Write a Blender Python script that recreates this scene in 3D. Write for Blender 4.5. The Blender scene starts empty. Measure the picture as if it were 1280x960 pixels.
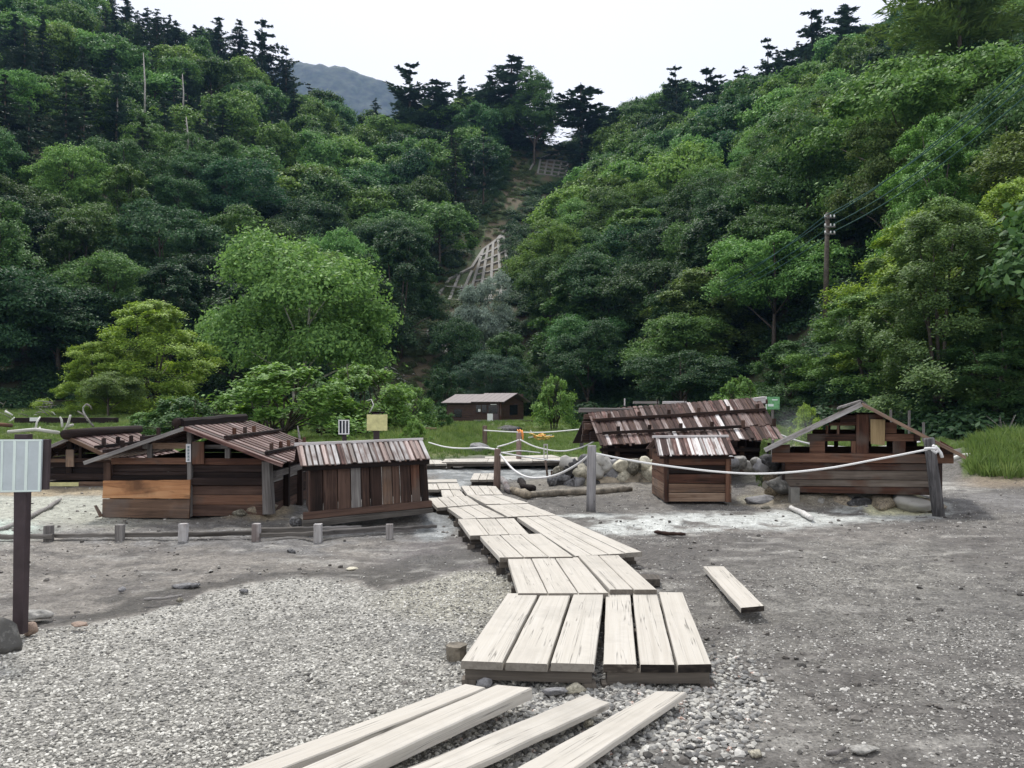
import bpy, math, random
import numpy as np
from mathutils import Vector, Matrix, noise as mnoise
R = math.radians
random.seed(7); rng = np.random.default_rng(11)
scene = bpy.context.scene
COL = scene.collection

# ---------------------------------------------------------------- camera, sky, sun, exposure
FPX = 1000.0                       # focal length in photo pixels (1280 wide)
PITCH = math.atan(20/1000)
CAMZ = 1.6
cd = bpy.data.cameras.new('camera'); cam = bpy.data.objects.new('camera', cd); COL.objects.link(cam)
cd.sensor_width = 36; cd.lens = 36*FPX/1280; cd.clip_start = .05; cd.clip_end = 6000
cam.location = (0, 0, CAMZ); cam.rotation_euler = (R(90)+PITCH, 0, 0)
scene.camera = cam
SUN_EL = R(60)     # high, behind thin cloud, over the valley head
w = bpy.data.worlds.new('World'); scene.world = w; w.use_nodes = True
nt = w.node_tree; nt.nodes.clear()
sky = nt.nodes.new('ShaderNodeTexSky'); sky.sky_type = 'NISHITA'; sky.sun_disc = False
sky.sun_elevation = SUN_EL; sky.sun_rotation = R(-20); sky.dust_density = 4; sky.air_density = 1.0
bg1 = nt.nodes.new('ShaderNodeBackground'); bg1.inputs[1].default_value = .08
bg2 = nt.nodes.new('ShaderNodeBackground'); bg2.inputs[1].default_value = 1.0
tc = nt.nodes.new('ShaderNodeTexCoord'); nz = nt.nodes.new('ShaderNodeTexNoise'); nz.inputs['Scale'].default_value = 1.6; nz.inputs['Detail'].default_value = 4
cr = nt.nodes.new('ShaderNodeValToRGB'); cr.color_ramp.elements[0].position = .3; cr.color_ramp.elements[1].position = .7
cr.color_ramp.elements[0].color = (1.17, 1.18, 1.22, 1); cr.color_ramp.elements[1].color = (1.30, 1.29, 1.31, 1)
mx = nt.nodes.new('ShaderNodeMixShader'); mx.inputs[0].default_value = .86
ow = nt.nodes.new('ShaderNodeOutputWorld')
L = nt.links.new
L(tc.outputs['Generated'], nz.inputs['Vector']); L(nz.outputs['Fac'], cr.inputs[0]); L(cr.outputs[0], bg2.inputs[0])
L(sky.outputs[0], bg1.inputs[0]); L(bg1.outputs[0], mx.inputs[1]); L(bg2.outputs[0], mx.inputs[2]); L(mx.outputs[0], ow.inputs[0])
sd = bpy.data.lights.new('sun', 'SUN'); sd.energy = 3.6; sd.angle = R(10); sd.color = (1, .96, .9)
so = bpy.data.objects.new('sun', sd); COL.objects.link(so)
_d = Vector((math.cos(SUN_EL)*-.35, math.cos(SUN_EL)*.94, math.sin(SUN_EL)))
so.rotation_euler = _d.to_track_quat('Z', 'Y').to_euler()
vs = scene.view_settings; vs.view_transform = 'Standard'; vs.look = 'None'; vs.exposure = .05; vs.gamma = 1
try: vs.use_curve_mapping = False
except Exception: pass
scene.render.engine = 'CYCLES'
scene.cycles.max_bounces = 6; scene.cycles.diffuse_bounces = 3; scene.cycles.transmission_bounces = 3
scene.cycles.volume_bounces = 0; scene.cycles.transparent_max_bounces = 8
HAZE_DENSITY = .00013

# ---------------------------------------------------------------- projecting helpers
def ray(px, py):
    x = (px-640)/FPX; y = (480-py)/FPX
    return Vector((x, math.cos(PITCH)-y*math.sin(PITCH), math.sin(PITCH)+y*math.cos(PITCH)))
def G(px, py, z=0.0):
    d = ray(px, py); k = (z-CAMZ)/d.z
    return Vector((d.x*k, d.y*k, z))
def V(px, py, Y):
    d = ray(px, py); k = Y/d.y
    return Vector((d.x*k, Y, CAMZ+d.z*k))
def PL(px, py, p, n):
    d = ray(px, py); o = Vector((0, 0, CAMZ)); k = (p-o).dot(n)/d.dot(n)
    return o+d*k
def topix(x, y, z):
    y = np.maximum(y, .01) if isinstance(y, np.ndarray) else max(y, .01)
    zc = z-CAMZ
    f = y*math.cos(PITCH)+zc*math.sin(PITCH); u = zc*math.cos(PITCH)-y*math.sin(PITCH)
    return 640+x/f*FPX, 480-u/f*FPX

# ---------------------------------------------------------------- noise
def _h(ix, iy, s):
    n = (ix.astype(np.int64)*374761393+iy.astype(np.int64)*668265263+s*974711) & 0x7fffffff
    n = ((n ^ (n >> 13))*1274126177) & 0x7fffffff
    return ((n ^ (n >> 16)) & 0xffff)/65535.0
def vn(x, y, s=0):
    x = np.asarray(x, float); y = np.asarray(y, float)
    ix = np.floor(x); iy = np.floor(y); fx = x-ix; fy = y-iy
    fx = fx*fx*(3-2*fx); fy = fy*fy*(3-2*fy)
    a = _h(ix, iy, s); b = _h(ix+1, iy, s); c = _h(ix, iy+1, s); d = _h(ix+1, iy+1, s)
    return (a*(1-fx)+b*fx)*(1-fy)+(c*(1-fx)+d*fx)*fy
def fbm(x, y, s=0, o=4):
    t = 0; a = .5; n = 0
    for k in range(o):
        t = t+a*vn(x*2**k, y*2**k, s+k*17); n += a; a *= .5
    return t/n
def sm(x, a, b):
    t = np.clip((x-a)/(b-a), 0, 1); return t*t*(3-2*t)

# ---------------------------------------------------------------- terrain height
TK = [-.9, -.64, -.4, -.3, -.2, -.1, -.05, 0, .05, .1, .2, .3, .4, .64, .9]
EK = [.56, .53, .425, .375, .325, .34, .345, .345, .335, .34, .35, .375, .43, .52, .56]
DK = [50, 58, 64, 68, 72, 78, 84, 84, 80, 72, 62, 52, 38, 30, 26]
DT = 215.0
CREEK = [(540, 652), (560, 640), (552, 625), (545, 612), (560, 602), (600, 598), (650, 590), (700, 586)]
BUMPS = []      # x, y, radius, height, sharp
def bump(px, py, r, h, y=None): 
    g = G(px, py); BUMPS.append((g.x, g.y if y is None else y, r, h))
bump(1000, 628, .55, .16); bump(1060, 628, .6, .2); bump(1130, 628, .6, .18); bump(1050, 615, 1.2, .15)
bump(955, 600, .7, .22); bump(1000, 590, 1.2, .3); bump(930, 612, .5, .1)
bump(760, 600, .9, .12); bump(700, 600, .8, .08); bump(640, 608, .5, .07); bump(790, 608, 1., .1)
bump(530, 648, .45, .11); bump(470, 650, .4, .04)
bump(312, 642, .35, .13); bump(350, 636, .5, .1); bump(300, 640, .5, .07)
bump(1255, 590, 2.2, .35); bump(1285, 585, 2.6, .5); bump(500, 550, 2.2, .3); bump(455, 556, 3., .25); bump(575, 545, 2, .25); bump(640, 532, 5, .2)
BK = np.array(BUMPS)
def H(x, y):
    x = np.asarray(x, float); y = np.asarray(y, float)
    ys = np.maximum(y, 4.0)
    t = np.clip(x/ys, -.9, .9)
    E = np.interp(t, TK, EK); D = np.interp(t, TK, DK)
    Ew = E+.012*(vn(t*9+3, t*0+2, 5)-.5)
    s = np.clip((y-D)/(DT-D), 0, 1.0)
    z = (s**1.12)*(DT*Ew)
    over = np.clip(y-DT, 0, None); z = z-over*.25
    z = z+(fbm(x/22, y/22, 3, 3)-.5)*9*sm(s, .02, .2)
    z = z+.9*sm(y, 22, 62)*sm(-t, .22, .5)+.5*sm(y, 25, 60)*sm(t, .2, .5)
    # near relief
    near = 1-sm(y, 40, 60)
    z = z+near*((fbm(x*.5, y*.5, 21, 3)-.5)*.11+(fbm(x*3.1, y*3.1, 9, 3)-.5)*.055*(.5+.5*sm(y, 5, 9)))
    z = z-.03*near
    for bx, by, br, bh in BUMPS:
        z = z+bh*np.exp(-(((x-bx)**2+(y-by)**2)/(br*br*.6)))
    # keep the ground low beneath the boardwalk and the loose planks
    return z
def h1(x, y): return float(H(x, y))
_Y = np.arange(3, 260, .2)
def hit(px, py):
    d = ray(px, py); k = _Y/d.y
    z = CAMZ+d.z*k-H(d.x*k, _Y)
    i = np.argmax(z < 0) if (z < 0).any() else len(_Y)-1
    return Vector((d.x*k[i], _Y[i], h1(d.x*k[i], _Y[i])))

# ---------------------------------------------------------------- object helpers
def mesh(name, vs_, fs, mats=(), smooth=False):
    me = bpy.data.meshes.new(name)
    me.from_pydata([tuple(v) for v in vs_], [], [tuple(f) for f in fs])
    for m in mats: me.materials.append(m)
    if smooth: me.shade_smooth()
    return me
def fastmesh(name, v, f, mat, smooth=False, extra=None):
    """v (n,3) f (m,k) all same k"""
    me = bpy.data.meshes.new(name); v = np.asarray(v, np.float32); f = np.asarray(f, np.int32)
    m, k = f.shape
    me.vertices.add(len(v)); me.vertices.foreach_set('co', v.ravel())
    me.loops.add(m*k); me.loops.foreach_set('vertex_index', f.ravel())
    me.polygons.add(m); me.polygons.foreach_set('loop_start', np.arange(m, dtype=np.int32)*k)
    try: me.polygons.foreach_set('loop_total', np.full(m, k, np.int32))
    except Exception: pass
    if mat: me.materials.append(mat)
    if extra:
        for nm, (typ, dom, arr) in extra.items():
            a = me.attributes.new(nm, typ, dom)
            a.data.foreach_set({'FLOAT': 'value', 'INT': 'value', 'FLOAT_VECTOR': 'vector', 'FLOAT_COLOR': 'color'}[typ], np.asarray(arr).ravel())
    me.update(calc_edges=True); me.validate()
    if smooth: me.shade_smooth()
    return me
def tag(o, label=None, cat=None, group=None, kind=None):
    if label: o['label'] = label
    if cat: o['category'] = cat
    if group: o['group'] = group
    if kind: o['kind'] = kind
    return o
def link(name, me, parent=None, loc=None):
    o = bpy.data.objects.new(name, me); COL.objects.link(o)
    if loc is not None: o.location = loc
    if parent is not None: par(o, parent)
    return o
def par(o, p):
    o.parent = p
    q = p; m = Matrix.Identity(4); ch = []
    while q is not None: ch.append(q); q = q.parent
    for q in reversed(ch): m = m @ (q.matrix_parent_inverse if q.parent else Matrix.Identity(4)) @ Matrix.LocRotScale(q.location, q.rotation_euler if q.rotation_mode != 'QUATERNION' else q.rotation_quaternion, q.scale)
    o.matrix_parent_inverse = m.inverted()
def root(name, loc, label, cat, group=None):
    o = bpy.data.objects.new(name, None); COL.objects.link(o); o.location = loc; o.empty_display_size = .2
    return tag(o, label, cat, group)

def slab(name, c, th, mat, parent=None, seg=6, jit=.0, bev=.004, color=None, endm=None):
    """board from four 3-D corners (a-b one end, c-d other end: a,b,c,d round the face) and a thickness vector (towards the back)."""
    a, b, cc, d = [Vector(q) for q in c]; th = Vector(th)
    # long direction
    e1 = (b-a)+(cc-d); e2 = (d-a)+(cc-b)
    if e1.length < e2.length: a, b, cc, d = b, cc, d, a; e1, e2 = (b-a)+(cc-d), (d-a)+(cc-b)
    X = e1.normalized(); Z = -th.normalized(); Z = (Z-X*Z.dot(X)).normalized(); Y = Z.cross(X)
    o0 = (a+b+cc+d)/4
    M = Matrix((X, Y, Z)).transposed()
    def loc(p): 
        q = p-o0; return (q.dot(X), q.dot(Y), q.dot(Z))
    nu = seg; prof = [(0, 0), (0, 1)]
    vs_ = []; fs = []
    T = th.length; b_ = min(bev, T*.4)
    wid = max(1e-4, ((d-a).length+(cc-b).length)/2)
    bw = min(b_/wid, .2)
    ring = [(0, b_), (bw, 0), (.5, 0), (1-bw, 0), (1, b_), (1, T), (0, T)]
    for i in range(nu+1):
        u = i/nu
        p = a.lerp(b, u); q = d.lerp(cc, u)
        je = random.uniform(-jit, jit); jz = random.uniform(-jit, jit)*.5
        for (v, dz) in ring:
            s = p.lerp(q, v); L_ = list(loc(s))
            L_[2] -= dz; L_[2] += jz
            L_[1] += je*(v-.5)
            if i in (0, nu) and jit: L_[0] += random.uniform(-jit, jit)*.7
            vs_.append(L_)
    k = len(ring)
    s0 = (loc(d)[1]-loc(a)[1]) < 0
    for i in range(nu):
        for j in range(k):
            j2 = (j+1) % k
            f = (i*k+j, (i+1)*k+j, (i+1)*k+j2, i*k+j2)
            fs.append(f if not s0 else f[::-1])
    f = tuple(range(k)); g = tuple(nu*k+j for j in range(k))
    fs.append(f[::-1] if s0 else f); fs.append(g if s0 else g[::-1])
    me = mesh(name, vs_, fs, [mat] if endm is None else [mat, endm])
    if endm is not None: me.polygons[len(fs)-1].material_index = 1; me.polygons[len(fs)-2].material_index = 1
    o = bpy.data.objects.new(name, me); COL.objects.link(o)
    o.location = o0; o.rotation_euler = M.to_euler()
    if color: o.color = color
    if parent is not None: par(o, parent)
    return o
def beam(name, p0, p1, w_, h_, mat, parent=None, up=(0, 0, 1), seg=4, jit=.003, **k):
    p0 = Vector(p0); p1 = Vector(p1); X = (p1-p0).normalized(); up = Vector(up)
    if abs(X.dot(up)) > .95: up = Vector((0, 1, 0))
    S = up.cross(X).normalized(); U = X.cross(S)
    a = p0-S*w_/2+U*h_/2; b = p1-S*w_/2+U*h_/2; c = p1+S*w_/2+U*h_/2; d = p0+S*w_/2+U*h_/2
    return slab(name, (a, b, c, d), -U*h_, mat, parent, seg=seg, jit=jit, **k)
def frames(pts):
    T = []
    for i in range(len(pts)):
        t = (pts[min(i+1, len(pts)-1)]-pts[max(i-1, 0)]); T.append(t.normalized() if t.length > 1e-9 else Vector((0, 0, 1)))
    N = []
    n = Vector((0, 0, 1)) if abs(T[0].z) < .9 else Vector((1, 0, 0))
    for t in T:
        n = (n-t*n.dot(t)); n = n.normalized() if n.length > 1e-6 else t.orthogonal().normalized(); N.append(n)
    return T, N
def tube_data(pts, rad, n=7, rough=0.0, off=0):
    pts = [Vector(p) for p in pts]; T, N = frames(pts); vs_ = []; fs = []
    for i, p in enumerate(pts):
        r = rad[i] if hasattr(rad, '__len__') else rad
        B = T[i].cross(N[i])
        for j in range(n):
            a = 2*math.pi*j/n; rr = r*(1+random.uniform(-rough, rough))
            vs_.append(p+(N[i]*math.cos(a)+B*math.sin(a))*rr)
    for i in range(len(pts)-1):
        for j in range(n):
            fs.append((off+i*n+j, off+i*n+(j+1) % n, off+(i+1)*n+(j+1) % n, off+(i+1)*n+j))
    fs.append(tuple(off+j for j in range(n))[::-1]); fs.append(tuple(off+(len(pts)-1)*n+j for j in range(n)))
    return vs_, fs
def tube(name, pts, rad, mat, parent=None, n=7, rough=0.0, smooth=True):
    pts = [Vector(p) for p in pts]; o0 = pts[0].copy()
    v, f = tube_data([p-o0 for p in pts], rad, n, rough)
    o = link(name, mesh(name, v, f, [mat], smooth), None, o0)
    if parent is not None: par(o, parent)
    return o
def multi_tube(name, list_, mat, parent=None, n=6, origin=(0, 0, 0), smooth=True, rough=0):
    vs_ = []; fs = []
    for pts, rad in list_:
        v, f = tube_data(pts, rad, n, rough, off=len(vs_)); vs_ += v; fs += f
    o = link(name, mesh(name, vs_, fs, [mat], smooth), None, origin)
    if parent is not None: par(o, parent)
    return o
_ico = {}
def ico(sub):
    if sub not in _ico:
        import bmesh
        bm = bmesh.new(); bmesh.ops.create_icosphere(bm, subdivisions=sub, radius=1)
        _ico[sub] = (np.array([v.co[:] for v in bm.verts]), np.array([[v.index for v in f.verts] for f in bm.faces])); bm.free()
    return _ico[sub]
def rock_mesh(name, seed, mat, sub=2, rough=.35, flat=(1, 1, .7)):
    v, f = ico(sub); v = v.copy(); o = Vector((seed*7.3, seed*3.1, seed))
    r = np.array([1+rough*mnoise.noise(Vector(p)*1.1+o)+rough*.35*mnoise.noise(Vector(p)*3+o) for p in v])
    # a few planar cuts give chipped faces
    rs = np.random.default_rng(seed)
    v = v*r[:, None]
    for _ in range(5):
        n = rs.normal(size=3); n /= np.linalg.norm(n); dd = rs.uniform(.62, .85)
        q = v@n; m = q > dd; v[m] -= np.outer(q[m]-dd, n)
    v = v*np.array(flat)
    return fastmesh(name, v, f, mat, smooth=sub > 2)

# ---------------------------------------------------------------- materials
def newmat(name):
    m = bpy.data.materials.new(name); m.use_nodes = True; t = m.node_tree; t.nodes.clear()
    out = t.nodes.new('ShaderNodeOutputMaterial'); p = t.nodes.new('ShaderNodeBsdfPrincipled')
    t.links.new(p.outputs[0], out.inputs[0]); return m, t, p, out
def N(t, typ, **k):
    n = t.nodes.new(typ)
    for a, b in k.items():
        if a.startswith('i_'): n.inputs[a[2:]].default_value = b
        elif a.startswith('n_'): n.inputs[int(a[2:])].default_value = b
        else: setattr(n, a, b)
    return n
def ramp(t, fac, stops):
    r = t.nodes.new('ShaderNodeValToRGB'); e = r.color_ramp.elements
    while len(e) < len(stops): e.new(.5)
    for i, (p, c) in enumerate(stops): e[i].position = p; e[i].color = (*c, 1) if len(c) == 3 else c
    t.links.new(fac, r.inputs[0]); return r.outputs[0]
def mixc(t, fac, a, b, mode='MIX'):
    m = t.nodes.new('ShaderNodeMix'); m.data_type = 'RGBA'; m.blend_type = mode
    for s, v in ((0, fac), (6, a), (7, b)):
        if hasattr(v, 'links') or hasattr(v, 'is_output'): t.links.new(v, m.inputs[s])
        elif isinstance(v, (int, float)): m.inputs[s].default_value = v
        else: m.inputs[s].default_value = (*v, 1) if len(v) == 3 else v
    return m.outputs[2]
def math_(t, op, a, b=0.0):
    m = t.nodes.new('ShaderNodeMath'); m.operation = op
    for i, v in enumerate((a, b)):
        if hasattr(v, 'is_output'): t.links.new(v, m.inputs[i])
        else: m.inputs[i].default_value = v
    return m.outputs[0]
def wood(name, stops, rough=.85, knots=0, grain=(1.2, 26, 26), crack=.5, stain=None, var=.35, bump_=.45, spec=.25, rnd=True):
    """weathered wood; grain runs along the board's own X axis, tone differs from board to board"""
    m, t, p, out = newmat(name); L = t.links.new
    tc = N(t, 'ShaderNodeTexCoord'); oi = N(t, 'ShaderNodeObjectInfo')
    off = N(t, 'ShaderNodeVectorMath', operation='MULTIPLY_ADD'); L(oi.outputs['Random'], off.inputs[0]); off.inputs[1].default_value = (37, 51, 29); L(tc.outputs['Object'], off.inputs[2])
    mp = N(t, 'ShaderNodeMapping'); mp.inputs['Scale'].default_value = grain; L(off.outputs[0], mp.inputs[0])
    n1 = N(t, 'ShaderNodeTexNoise', i_Scale=1.0, i_Detail=6.0, i_Roughness=.62, i_Distortion=.6); L(mp.outputs[0], n1.inputs['Vector'])
    n2 = N(t, 'ShaderNodeTexNoise', i_Scale=3.3, i_Detail=3.0); L(off.outputs[0], n2.inputs['Vector'])
    f = math_(t, 'ADD', math_(t, 'MULTIPLY', n1.outputs[0], .75), math_(t, 'MULTIPLY', n2.outputs[0], .25))
    if rnd: f = math_(t, 'ADD', f, math_(t, 'MULTIPLY', math_(t, 'SUBTRACT', oi.outputs['Random'], .5), var))
    c = ramp(t, f, stops)
    if crack:
        mp2 = N(t, 'ShaderNodeMapping'); mp2.inputs['Scale'].default_value = (grain[0]*.7, grain[1]*.75, grain[2]*.75); L(off.outputs[0], mp2.inputs[0])
        n3 = N(t, 'ShaderNodeTexNoise', i_Scale=1.0, i_Detail=2.0, i_Distortion=.3); L(mp2.outputs[0], n3.inputs['Vector'])
        k = ramp(t, math_(t, 'ABSOLUTE', math_(t, 'SUBTRACT', n3.outputs[0], .56)), [(.0, (1, 1, 1)), (.016, (0, 0, 0))])
        k = math_(t, 'MULTIPLY', k, crack)
        k = math_(t, 'MULTIPLY', k, ramp(t, n2.outputs[0], [(.38, (0, 0, 0)), (.52, (1, 1, 1))]))
        c = mixc(t, k, c, tuple(x*.25 for x in stops[0][1]))
    if stain:
        n4 = N(t, 'ShaderNodeTexNoise', i_Scale=2.2, i_Detail=4.0); L(off.outputs[0], n4.inputs['Vector'])
        k = ramp(t, n4.outputs[0], [(.52, (0, 0, 0)), (.66, (1, 1, 1))]); c = mixc(t, math_(t, 'MULTIPLY', k, stain[1]), c, stain[0])
    if knots:
        mk = N(t, 'ShaderNodeMapping'); mk.inputs['Scale'].default_value = (2.1, 5.5, 5.5); L(off.outputs[0], mk.inputs[0])
        vk = N(t, 'ShaderNodeTexVoronoi', i_Scale=1.0); L(mk.outputs[0], vk.inputs['Vector'])
        k = ramp(t, vk.outputs['Distance'], [(.045, (1, 1, 1)), (.10, (0, 0, 0))]); c = mixc(t, math_(t, 'MULTIPLY', k, knots), c, tuple(x*.35 for x in stops[1][1]))
        nd = N(t, 'ShaderNodeTexNoise', i_Scale=1.4, i_Detail=5.0, i_Roughness=.7); L(off.outputs[0], nd.inputs['Vector'])
        c = mixc(t, ramp(t, nd.outputs[0], [(.5, (0, 0, 0)), (.75, (.55, .55, .55))]), c, tuple(x*.62 for x in stops[1][1]))
    L(c, p.inputs['Base Color']); p.inputs['Roughness'].default_value = rough; p.inputs['Specular IOR Level'].default_value = spec
    b = N(t, 'ShaderNodeBump'); b.inputs['Strength'].default_value = bump_; b.inputs['Distance'].default_value = .006; L(n1.outputs[0], b.inputs['Height']); L(b.outputs[0], p.inputs['Normal'])
    return m
def plain(name, c, rough=.7, var=.15, scale=6, spec=.3, metal=0.0, bump_=.2, obj_rand=.0):
    m, t, p, out = newmat(name); L = t.links.new
    tc = N(t, 'ShaderNodeTexCoord'); n = N(t, 'ShaderNodeTexNoise', i_Scale=scale, i_Detail=6.0, i_Roughness=.65); 
    oi = N(t, 'ShaderNodeObjectInfo')
    off = N(t, 'ShaderNodeVectorMath', operation='MULTIPLY_ADD'); L(oi.outputs['Random'], off.inputs[0]); off.inputs[1].default_value = (37, 51, 29); L(tc.outputs['Object'], off.inputs[2])
    L(off.outputs[0], n.inputs['Vector'])
    f = n.outputs[0]
    if obj_rand: f = math_(t, 'ADD', f, math_(t, 'MULTIPLY', math_(t, 'SUBTRACT', oi.outputs['Random'], .5), obj_rand))
    c0 = tuple(x*(1-var*1.6) for x in c); c1 = tuple(min(1, x*(1+var*1.6)) for x in c)
    L(ramp(t, f, [(.3, c0), (.7, c1)]), p.inputs['Base Color']); p.inputs['Roughness'].default_value = rough
    p.inputs['Specular IOR Level'].default_value = spec; p.inputs['Metallic'].default_value = metal
    b = N(t, 'ShaderNodeBump'); b.inputs['Strength'].default_value = bump_; b.inputs['Distance'].default_value = .01; L(n.outputs[0], b.inputs['Height']); L(b.outputs[0], p.inputs['Normal'])
    return m
def leafmat(name, spread=.42, trans=.26):
    """leaf colour = the plant's own object colour, varied from leaf to leaf"""
    m, t, p, out = newmat(name); L = t.links.new
    oi = N(t, 'ShaderNodeObjectInfo'); at = N(t, 'ShaderNodeAttribute', attribute_name='leafv')
    v = math_(t, 'MULTIPLY_ADD', at.outputs['Fac'], spread*2); t.nodes[-1].inputs[2].default_value = 1-spread
    hs = N(t, 'ShaderNodeHueSaturation'); L(oi.outputs['Color'], hs.inputs['Color']); L(v, hs.inputs['Value'])
    hh = math_(t, 'MULTIPLY_ADD', at.outputs['Fac'], -.03); t.nodes[-1].inputs[2].default_value = .515
    L(hh, hs.inputs['Hue'])
    L(hs.outputs[0], p.inputs['Base Color']); p.inputs['Roughness'].default_value = .6; p.inputs['Specular IOR Level'].default_value = .25
    tr = N(t, 'ShaderNodeBsdfTranslucent'); 
    hs2 = N(t, 'ShaderNodeHueSaturation', i_Value=1.5, i_Hue=.485, i_Saturation=1.1); L(hs.outputs[0], hs2.inputs['Color']); L(hs2.outputs[0], tr.inputs[0])
    mxs = N(t, 'ShaderNodeMixShader'); mxs.inputs[0].default_value = trans
    L(p.outputs[0], mxs.inputs[1]); L(tr.outputs[0], mxs.inputs[2]); L(mxs.outputs[0], out.inputs[0])
    return m
M = {}
M['deck'] = wood('pale_weathered_deck_wood', [(.22, (.39, .362, .318)), (.5, (.485, .458, .41)), (.78, (.555, .53, .485))], crack=.8, var=.12, grain=(.8, 34, 34), knots=.75)
M['endgrain_shade'] = wood('shaded_board_end_grain', [(.3, (.13, .115, .10)), (.7, (.27, .25, .22))], crack=0, grain=(30, 30, 30))  # end grain's own grey, darkened further for shade on the facing ends
M['rotten'] = wood('wet_rotten_board_end', [(.35, (.012, .010, .009)), (.6, (.06, .05, .042)), (.8, (.2, .18, .15))], crack=0, grain=(12, 12, 30))
M['deck_end'] = wood('dark_damp_joist_wood', [(.3, (.05, .045, .04)), (.7, (.16, .14, .12))])
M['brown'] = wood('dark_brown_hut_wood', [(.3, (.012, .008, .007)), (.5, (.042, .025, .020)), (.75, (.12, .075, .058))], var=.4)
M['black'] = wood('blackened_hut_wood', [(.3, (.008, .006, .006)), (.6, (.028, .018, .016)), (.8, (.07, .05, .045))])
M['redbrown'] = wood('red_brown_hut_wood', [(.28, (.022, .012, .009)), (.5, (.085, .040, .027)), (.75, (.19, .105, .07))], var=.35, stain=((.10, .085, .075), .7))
M['orange'] = wood('fresh_orange_board', [(.28, (.18, .075, .04)), (.5, (.46, .23, .11)), (.75, (.62, .38, .21))], var=.1, grain=(.8, 9, 9), stain=((.055, .032, .024), .75), knots=.9)
M['tan'] = wood('tan_grey_board', [(.28, (.06, .038, .028)), (.5, (.18, .115, .08)), (.75, (.34, .25, .185))], var=.25, stain=((.14, .12, .11), .6))
M['grey'] = wood('silver_grey_wood', [(.28, (.05, .046, .044)), (.5, (.16, .15, .145)), (.75, (.32, .31, .30))], var=.25)
M['greybrown'] = wood('grey_brown_log_wood', [(.28, (.035, .028, .024)), (.5, (.12, .098, .082)), (.75, (.25, .215, .185))], var=.2, grain=(.9, 16, 16), knots=.9, stain=((.10, .045, .028), .6))
M['roofmix'] = wood('weathered_roof_board', [(.26, (.035, .018, .016)), (.40, (.13, .07, .06)), (.52, (.25, .18, .165)), (.66, (.42, .38, .37)), (.8, (.62, .60, .60))], var=.75, grain=(2.2, 30, 30))
M['silver'] = wood('bleached_silvery_roof_board', [(.28, (.12, .10, .095)), (.42, (.30, .285, .28)), (.6, (.43, .42, .42)), (.8, (.56, .55, .55))], var=.35, grain=(2.2, 30, 30), stain=((.10, .06, .05), .7))
M['roofred'] = wood('reddish_roof_board', [(.26, (.03, .017, .014)), (.45, (.095, .048, .038)), (.64, (.19, .12, .105)), (.84, (.38, .31, .30))], var=.45, grain=(2.2, 30, 30), rough=.6, spec=.5)
M['roofdark'] = wood('dark_roof_board', [(.26, (.022, .012, .010)), (.45, (.065, .038, .032)), (.60, (.125, .085, .076)), (.76, (.23, .19, .18)), (.95, (.38, .36, .35))], var=.5, grain=(2.2, 30, 30))
M['pale'] = wood('bleached_trim_board', [(.3, (.30, .28, .28)), (.7, (.62, .60, .60))])
M['bone'] = wood('bleached_driftwood', [(.3, (.42, .41, .39)), (.7, (.78, .78, .76))])
M['mossy'] = wood('yellow_brown_signboard', [(.3, (.14, .09, .04)), (.7, (.36, .27, .15))], stain=((.07, .05, .03), .6))
M['rope'] = plain('white_rope', (.72, .72, .72), var=.06, scale=60)
M['signpost'] = plain('dark_purple_brown_post', (.045, .032, .036), var=.2, rough=.5)
M['stone'] = plain('grey_stone', (.23, .225, .21), var=.4, scale=2.4, bump_=.6, obj_rand=.6)
M['stone_dark'] = plain('dark_grey_boulder', (.14, .14, .145), var=.5, scale=3, bump_=.6, obj_rand=.5)
M['stone_pale'] = plain('pale_yellow_boulder', (.34, .32, .255), var=.45, scale=3, bump_=.6, obj_rand=.4)
M['stone_pink'] = plain('pinkish_brown_stone', (.30, .225, .18), var=.25, scale=5, bump_=.5)
M['concrete'] = plain('weathered_concrete', (.19, .185, .17), var=.2, scale=5)
M['bark'] = plain('grey_brown_bark', (.075, .062, .05), var=.4, scale=5)
M['snagwood'] = plain('grey_dead_wood', (.36, .345, .32), var=.3, scale=4)
M['birchbark'] = plain('pale_bark', (.42, .40, .36), var=.4, scale=4)
M['leaf'] = leafmat('broad_leaf'); M['needle'] = leafmat('conifer_needle', .3, .12)
M['metalroof'] = plain('purple_brown_metal_roof', (.11, .085, .09), var=.12, rough=.5)
M['siding'] = plain('brown_siding', (.060, .035, .028), var=.2, rough=.6)
M['glass'] = plain('dark_window_glass', (.012, .014, .016), var=.1, rough=.12, spec=.6, bump_=0)
M['white'] = plain('white_paint', (.75, .76, .78), var=.05)
M['yellow'] = plain('pale_yellow_painted_board', (.62, .60, .30), var=.12, scale=9)
M['orangecloth'] = plain('orange_tape', (.75, .30, .08), var=.1)
M['yellowcloth'] = plain('yellow_tape', (.75, .52, .16), var=.15)
M['navy'] = plain('dark_navy_panel', (.012, .016, .03), var=.1)
M['signgrey'] = plain('bluish_grey_panel', (.43, .49, .52), var=.07, scale=7, rough=.35, spec=.5)  # even bluish grey over the whole board panel
M['signpale'] = plain('pale_green_white_strip', (.62, .72, .69), var=.05, rough=.4)
M['green'] = plain('green_notice_panel', (.13, .33, .15), var=.3, scale=14)
M['ink'] = plain('blue_grey_ink', (.08, .16, .2), var=.1)
M['dirtpile'] = plain('ochre_mineral_crust', (.235, .20, .15), var=.45, scale=7, bump_=1)
M['crust'] = plain('grey_crusted_log', (.17, .15, .12), var=.5, scale=9, bump_=1)
M['edge'] = wood('dark_grey_edging_wood', [(.3, (.04, .036, .032)), (.55, (.13, .12, .11)), (.8, (.27, .26, .25))])
M['wire'] = plain('dark_green_wire', (.05, .12, .11), var=.1)
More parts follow.
